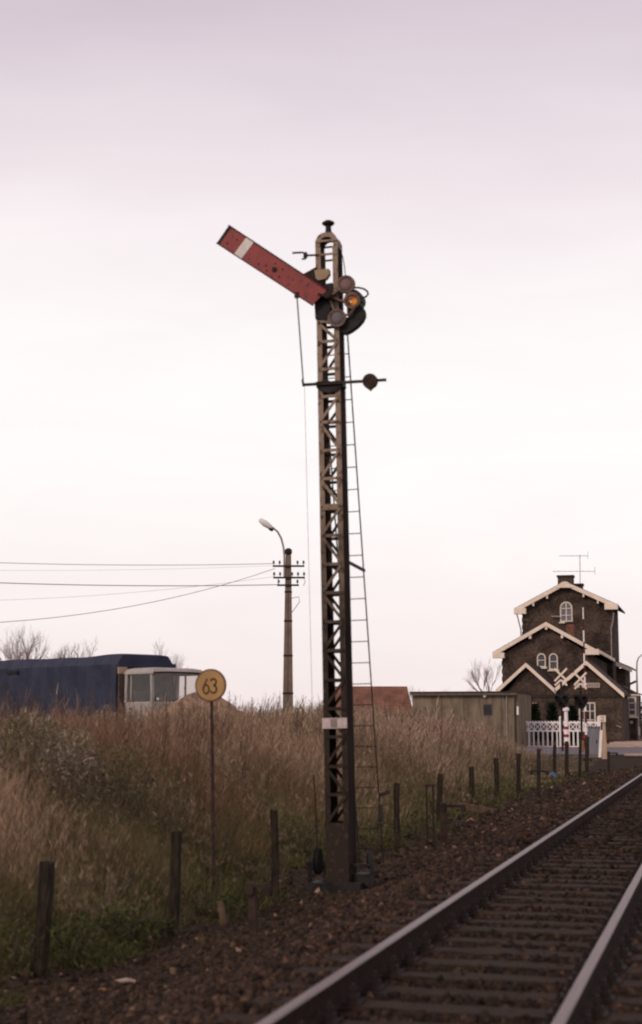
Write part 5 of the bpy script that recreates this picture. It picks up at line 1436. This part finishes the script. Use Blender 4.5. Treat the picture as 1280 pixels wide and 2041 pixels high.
for r_ in range(nrow):
    for c_ in range(ncol):
        u0 = ln * c_ / ncol; w = ln / ncol; s0 = sl * r_ / nrow; s1 = sl * (r_ + 1.12) / nrow
        vs_ = []
        lift = random.uniform(0, .015)
        for s_, lf in ((s0, .0), (s1, .05)):
            for t, hgt in ((0, .0), (.3, .05), (.6, .035), (1.0, -.005)):
                y_, z_ = s_ * dy, zr - .05 + s_ * dz
                o_ = hgt + lf + lift
                vs_.append((u0 + t * w, y_ - (drop / sl) * o_, z_ + (run / sl) * o_))
        vs_ += [(x_, y_ + (drop / sl) * .03, z_ - (run / sl) * .03) for x_, y_, z_ in vs_[4:]]
        til.add(vs_, [(0, 1, 5, 4), (1, 2, 6, 5), (2, 3, 7, 6), (4, 5, 9, 8), (5, 6, 10, 9), (6, 7, 11, 10)])
stuff(til.build('pantiles', M['pantile'], rf))
MB().tube([(0, 0, zr + .0), (ln, 0, zr + .0)], .1, 8).build('ridge', M['pantile'], rf)

# ------------------------------------------------------------------ lorry behind the bank
BETA = math.radians(45); SC_D = 50.0
cfr = at_d(303, HOR, SC_D)                  # front corner of the cab nearest the camera
zg = .42
fw_ = RIGHT * math.cos(BETA) - FWD * math.sin(BETA)
lorry = root('lorry', (cfr.x, cfr.y, zg), 'parked lorry with pale grey cab and blue tarpaulin body beyond the bank', 'lorry', rz=math.atan2(fw_.y, fw_.x))
# local: x forward (front of cab at 0), y left (visible side at y = 0, far side at y = CW)
CW = 2.25
def zpx(py, dist=SC_D): return (HOR - py) / F * dist + CAMZ - zg
z_roof, z_wt, z_wb = zpx(1333), zpx(1345), zpx(1399)
CL = 1.5
t_ = .07
cabm = M['cab']
MB().box(-CL, 0, 0, CW, .75, z_wb).build('cab_body', cabm, lorry, bevel=.05)
# roof shell with rounded edges
b = MB(); n = 7; vs_, fs_ = [], []
prof = [(0.0, 0.0), (.0, .06), (.07, .14), (.25, .20), (.75, .235)]
def ringr(ins, z): return [(-CL + ins * .6, ins, z), (.02 - ins, ins, z), (.02 - ins, CW - ins, z), (-CL + ins * .6, CW - ins, z)]
base_z = z_wt
for ins, dz_ in ((-.02, 0), (-.03, .05), (.0, .12), (.08, .19), (.28, .235), (.7, .25)):
    vs_ += ringr(ins, base_z + dz_)
for i in range(5):
    for a in range(4): fs_.append((i * 4 + a, i * 4 + (a + 1) % 4, (i + 1) * 4 + (a + 1) % 4, (i + 1) * 4 + a))
fs_ += [(3, 2, 1, 0), (20, 21, 22, 23)]
b.add(vs_, fs_); roofc = b.build('cab_roof', cabm, lorry, bevel=.015)
MB().tube([(.04, -.01, base_z + .05), (.06, CW * .25, base_z + .075), (.06, CW * .75, base_z + .075), (.04, CW + .01, base_z + .05)], .03, 6).build('roof_gutter', M['iron'], roofc)
# pillars
def pillar(x, y, x2, y2, w=.09):
    MB().bar((x, y, z_wb - .03), (x2, y2, z_wt + .03), w, w, up=(1, 0, 0)).build('pillar', cabm, lorry)
for yy in (.045, CW - .045):
    pillar(-.05, yy, -.10, yy); pillar(-CL + .07, yy, -CL + .10, yy, .12); pillar(-.95 if yy > 1 else -1.18, yy, -.95 if yy > 1 else -1.18, yy, .05)
MB().box(-CL + .001, -CL + .05, .1, CW * .99 - .1, z_wb - .03, z_wt + .03).build('cab_back', M['cabin'], lorry)
MB().box(-CL + .1, -.55, .15, CW - .15, z_wb - .35, z_wb - .02).build('seat', M['cabin'], lorry, bevel=.04)
for yy in (.5, CW - .6): MB().box(-CL + .1, -CL + .3, yy - .25, yy + .25, z_wb - .05, z_wb + .38).build('seat_back', M['cabin'], lorry, bevel=.05)
gl = bpy.data.materials.new('clear_glass'); gl.use_nodes = True
t = gl.node_tree; nd = t.nodes; tr = nd.new('ShaderNodeBsdfTransparent'); gs = nd.new('ShaderNodeBsdfGlossy'); gs.inputs['Roughness'].default_value = .03
fr = nd.new('ShaderNodeFresnel'); fr.inputs['IOR'].default_value = 1.45; mx = nd.new('ShaderNodeMixShader'); mx.inputs[0].default_value = .05; t.links.new(tr.outputs[0], mx.inputs[1]); t.links.new(gs.outputs[0], mx.inputs[2]); t.links.new(mx.outputs[0], nd['Material Output'].inputs['Surface']); tr.inputs['Color'].default_value = (.90, .88, .87, 1)
MB().box(-.055, -.045, .08, CW - .08, z_wb, z_wt).build('windscreen', gl, lorry)
for yy in (.045, CW - .045): MB().box(-CL + .14, -.09, yy - .005, yy + .005, z_wb, z_wt).build('door_glass', gl, lorry)
sw = MB(); c = Vector((-.42, .62, z_wb + .1)); pts = [c + Vector((math.cos(a) * .08, math.sin(a) * .23, math.cos(a) * .2)) for a in [2 * math.pi * i / 16 for i in range(17)]]
sw.tube(pts, .016, 6, cap=False).tube([c, c + Vector((.2, 0, -.35))], .025, 6); sw.build('steering_wheel', M['rubber'], lorry)
MB().lathe([(.05, .0), (.05, -.03), (.0, -.04)], (.0, .22, 0), 10, 'x').build('roof_light', M['lampglass'], lorry).location = (.03, .0, z_wb + .09)
MB().tube([(.06, CW * .45, z_wb + .02), (.055, CW * .62, z_wb + .2), (.05, CW * .95, z_wb + .42)], .014, 5).build('wiper', M['iron'], lorry)
MB().box(.0, .07, .2, CW - .2, 1.0, 1.5).build('grille', M['iron'], lorry)
for yy in (.28, CW - .28):
    MB().lathe([(.12, 0), (.12, .09), (.0, .11)], (0.02, yy, .95), 14, 'x').build('headlight', M['lampglass'], lorry)
MB().box(-.05, .14, -.02, CW + .02, .5, .72).build('bumper', M['iron'], lorry)
dline = MB().box(-CL + .16, -.14, -.012, -.001, .9, z_wb - .06).build('door', cabm, lorry); MB().box(-1.2, -1.05, -.04, -.013, z_wb - .25, z_wb - .21).build('handle', M['iron'], dline)
# tarpaulin body
x_f, x_b = -CL - .28, -CL - 9.3
TW = 2.45; ty0 = -.1
z_side = zpx(1308) - .02; z_top0 = zpx(1300) + .0
b = MB(); nxs, nys = 46, 10; vs_, fs_ = [], []
rt = random.Random(3)
def tarp_section(xx, i):
    f = (x_f - xx)
    bump = .06 * math.exp(-((f - .5) / 1.3) ** 2) + .04 * smooth(2.0, 7.0, f) + .010 * math.sin(f * 2.3)
    end = .10 if i in (0, nxs) else 0
    pts = []
    zb_ = 1.15
    zs = z_side - .22
    for k in range(6):
        t = k / 5; bul = .06 * math.sin(t * math.pi) * math.sin(f * 4.2 + 1) + .025 * math.sin(f * 9.1 + t * 2) + rt.uniform(-.01, .01); pts.append((ty0 - bul, zb_ + (zs - zb_) * t))
    for k in range(1, nys):
        t = k / nys; arch_ = (1 - abs(2 * t - 1) ** 12); pts.append((ty0 + TW * t, zs + .05 + (.26 + bump - end * .3) * arch_ + .05 * (1 - arch_)))
    for k in range(6):
        t = 1 - k / 5; pts.append((ty0 + TW + .03 * math.sin(t * math.pi), zb_ + (zs - zb_) * t))
    return pts
for i in range(nxs + 1):
    xx = x_f + (x_b - x_f) * (i / nxs)
    P_ = tarp_section(xx, i); L_ = len(P_)
    vs_ += [(xx + (.0 if 0 < i < nxs else 0), y_, z_) for y_, z_ in P_]
for i in range(nxs):
    for a in range(L_ - 1): fs_.append((i * L_ + a, i * L_ + a + 1, (i + 1) * L_ + a + 1, (i + 1) * L_ + a))
fs_ += [tuple(range(L_)), tuple(nxs * L_ + a for a in reversed(range(L_)))]
b.add(vs_, fs_); tp = b.build('tarpaulin', M['tarp'], lorry, smooth=False)
# front board below the tarpaulin's lip, above the cab roof
MB().box(x_f + .02, x_f + .07, ty0 + .03, ty0 + TW - .03, 1.1, zpx(1330)).build('headboard', M['greywood'], lorry)
MB().box(x_f + .01, x_f + .09, ty0 + .0, ty0 + .35, zpx(1342), zpx(1328)).build('headboard_panel', M['paleconc'], lorry)
b = MB(); b.box(x_f + .025, x_f + .10, ty0 - .03, ty0 + TW + .03, zpx(1328), z_side - .16); b.build('tarp_lip', M['tarp'], lorry)
MB().box(x_b, x_f, ty0 + .05, ty0 + TW - .05, .95, 1.15).build('bed', M['greywood'], lorry)
MB().box(x_b, -.2, .5, .65, .7, .95).box(x_b, -.2, CW - .65, CW - .5, .7, .95).build('chassis', M['iron'], lorry)
for xw in (-.75, -5.2, -8.0):
    for yy in (.18, CW - .18):
        wh = MB().lathe([(.28, -.13), (.46, -.13), (.5, -.09), (.5, .09), (.46, .13), (.28, .13)], (xw, yy, .5), 20, 'y').build('wheel', M['rubber'], lorry)
        MB().lathe([(.28, -.10), (.27, -.12), (.1, -.06), (.1, -.12), (0, -.12)], (xw, yy, .5), 14, 'y').build('rim', M['galv'], wh)
# dark slit of a torn seam on the side
MB().box(x_f - 6.6, x_f - 5.9, ty0 - .07, ty0 - .03, z_side - .42, z_side - .30).build('torn_seam', M['rubber'], tp)

# soil heap in front of the cab
DM = 40
c = at_d(398, 1384, DM); zg2 = gz(c.x, c.y)
n1, n2 = 28, 12; vs_ = [(0, 0, c.z - zg2)]; fs_ = []; rh = random.Random(4)
for j in range(1, n2 + 1):
    f = j / n2
    for i in range(n1):
        an = 2 * math.pi * i / n1; r_ = 1.75 * f * (1 + .18 * math.sin(an * 2 + 1) + .08 * math.sin(an * 5)) + rh.uniform(-.04, .04)
        vs_.append((r_ * math.cos(an), r_ * math.sin(an), (c.z - zg2) * (1 - f ** 1.5) * (1 + .10 * math.sin(an * 3 + f * 5) * f + .08 * math.sin(an * 7 + f * 9) * f) + rh.uniform(-.09, .09) - (.3 if j == n2 else 0)))
for i in range(n1): fs_.append((0, 1 + i, 1 + (i + 1) % n1))
for j in range(n2 - 1):
    for i in range(n1): fs_.append((1 + j * n1 + i, 1 + (j + 1) * n1 + i, 1 + (j + 1) * n1 + (i + 1) % n1, 1 + j * n1 + (i + 1) % n1))
o = MB().add(vs_, fs_).build('soil_heap', M['mound'], smooth=False); o.location = (c.x, c.y, zg2); o.rotation_euler.z = YAW; tag(o, 'rounded heap of pale sandy soil in front of the lorry cab', 'heap')
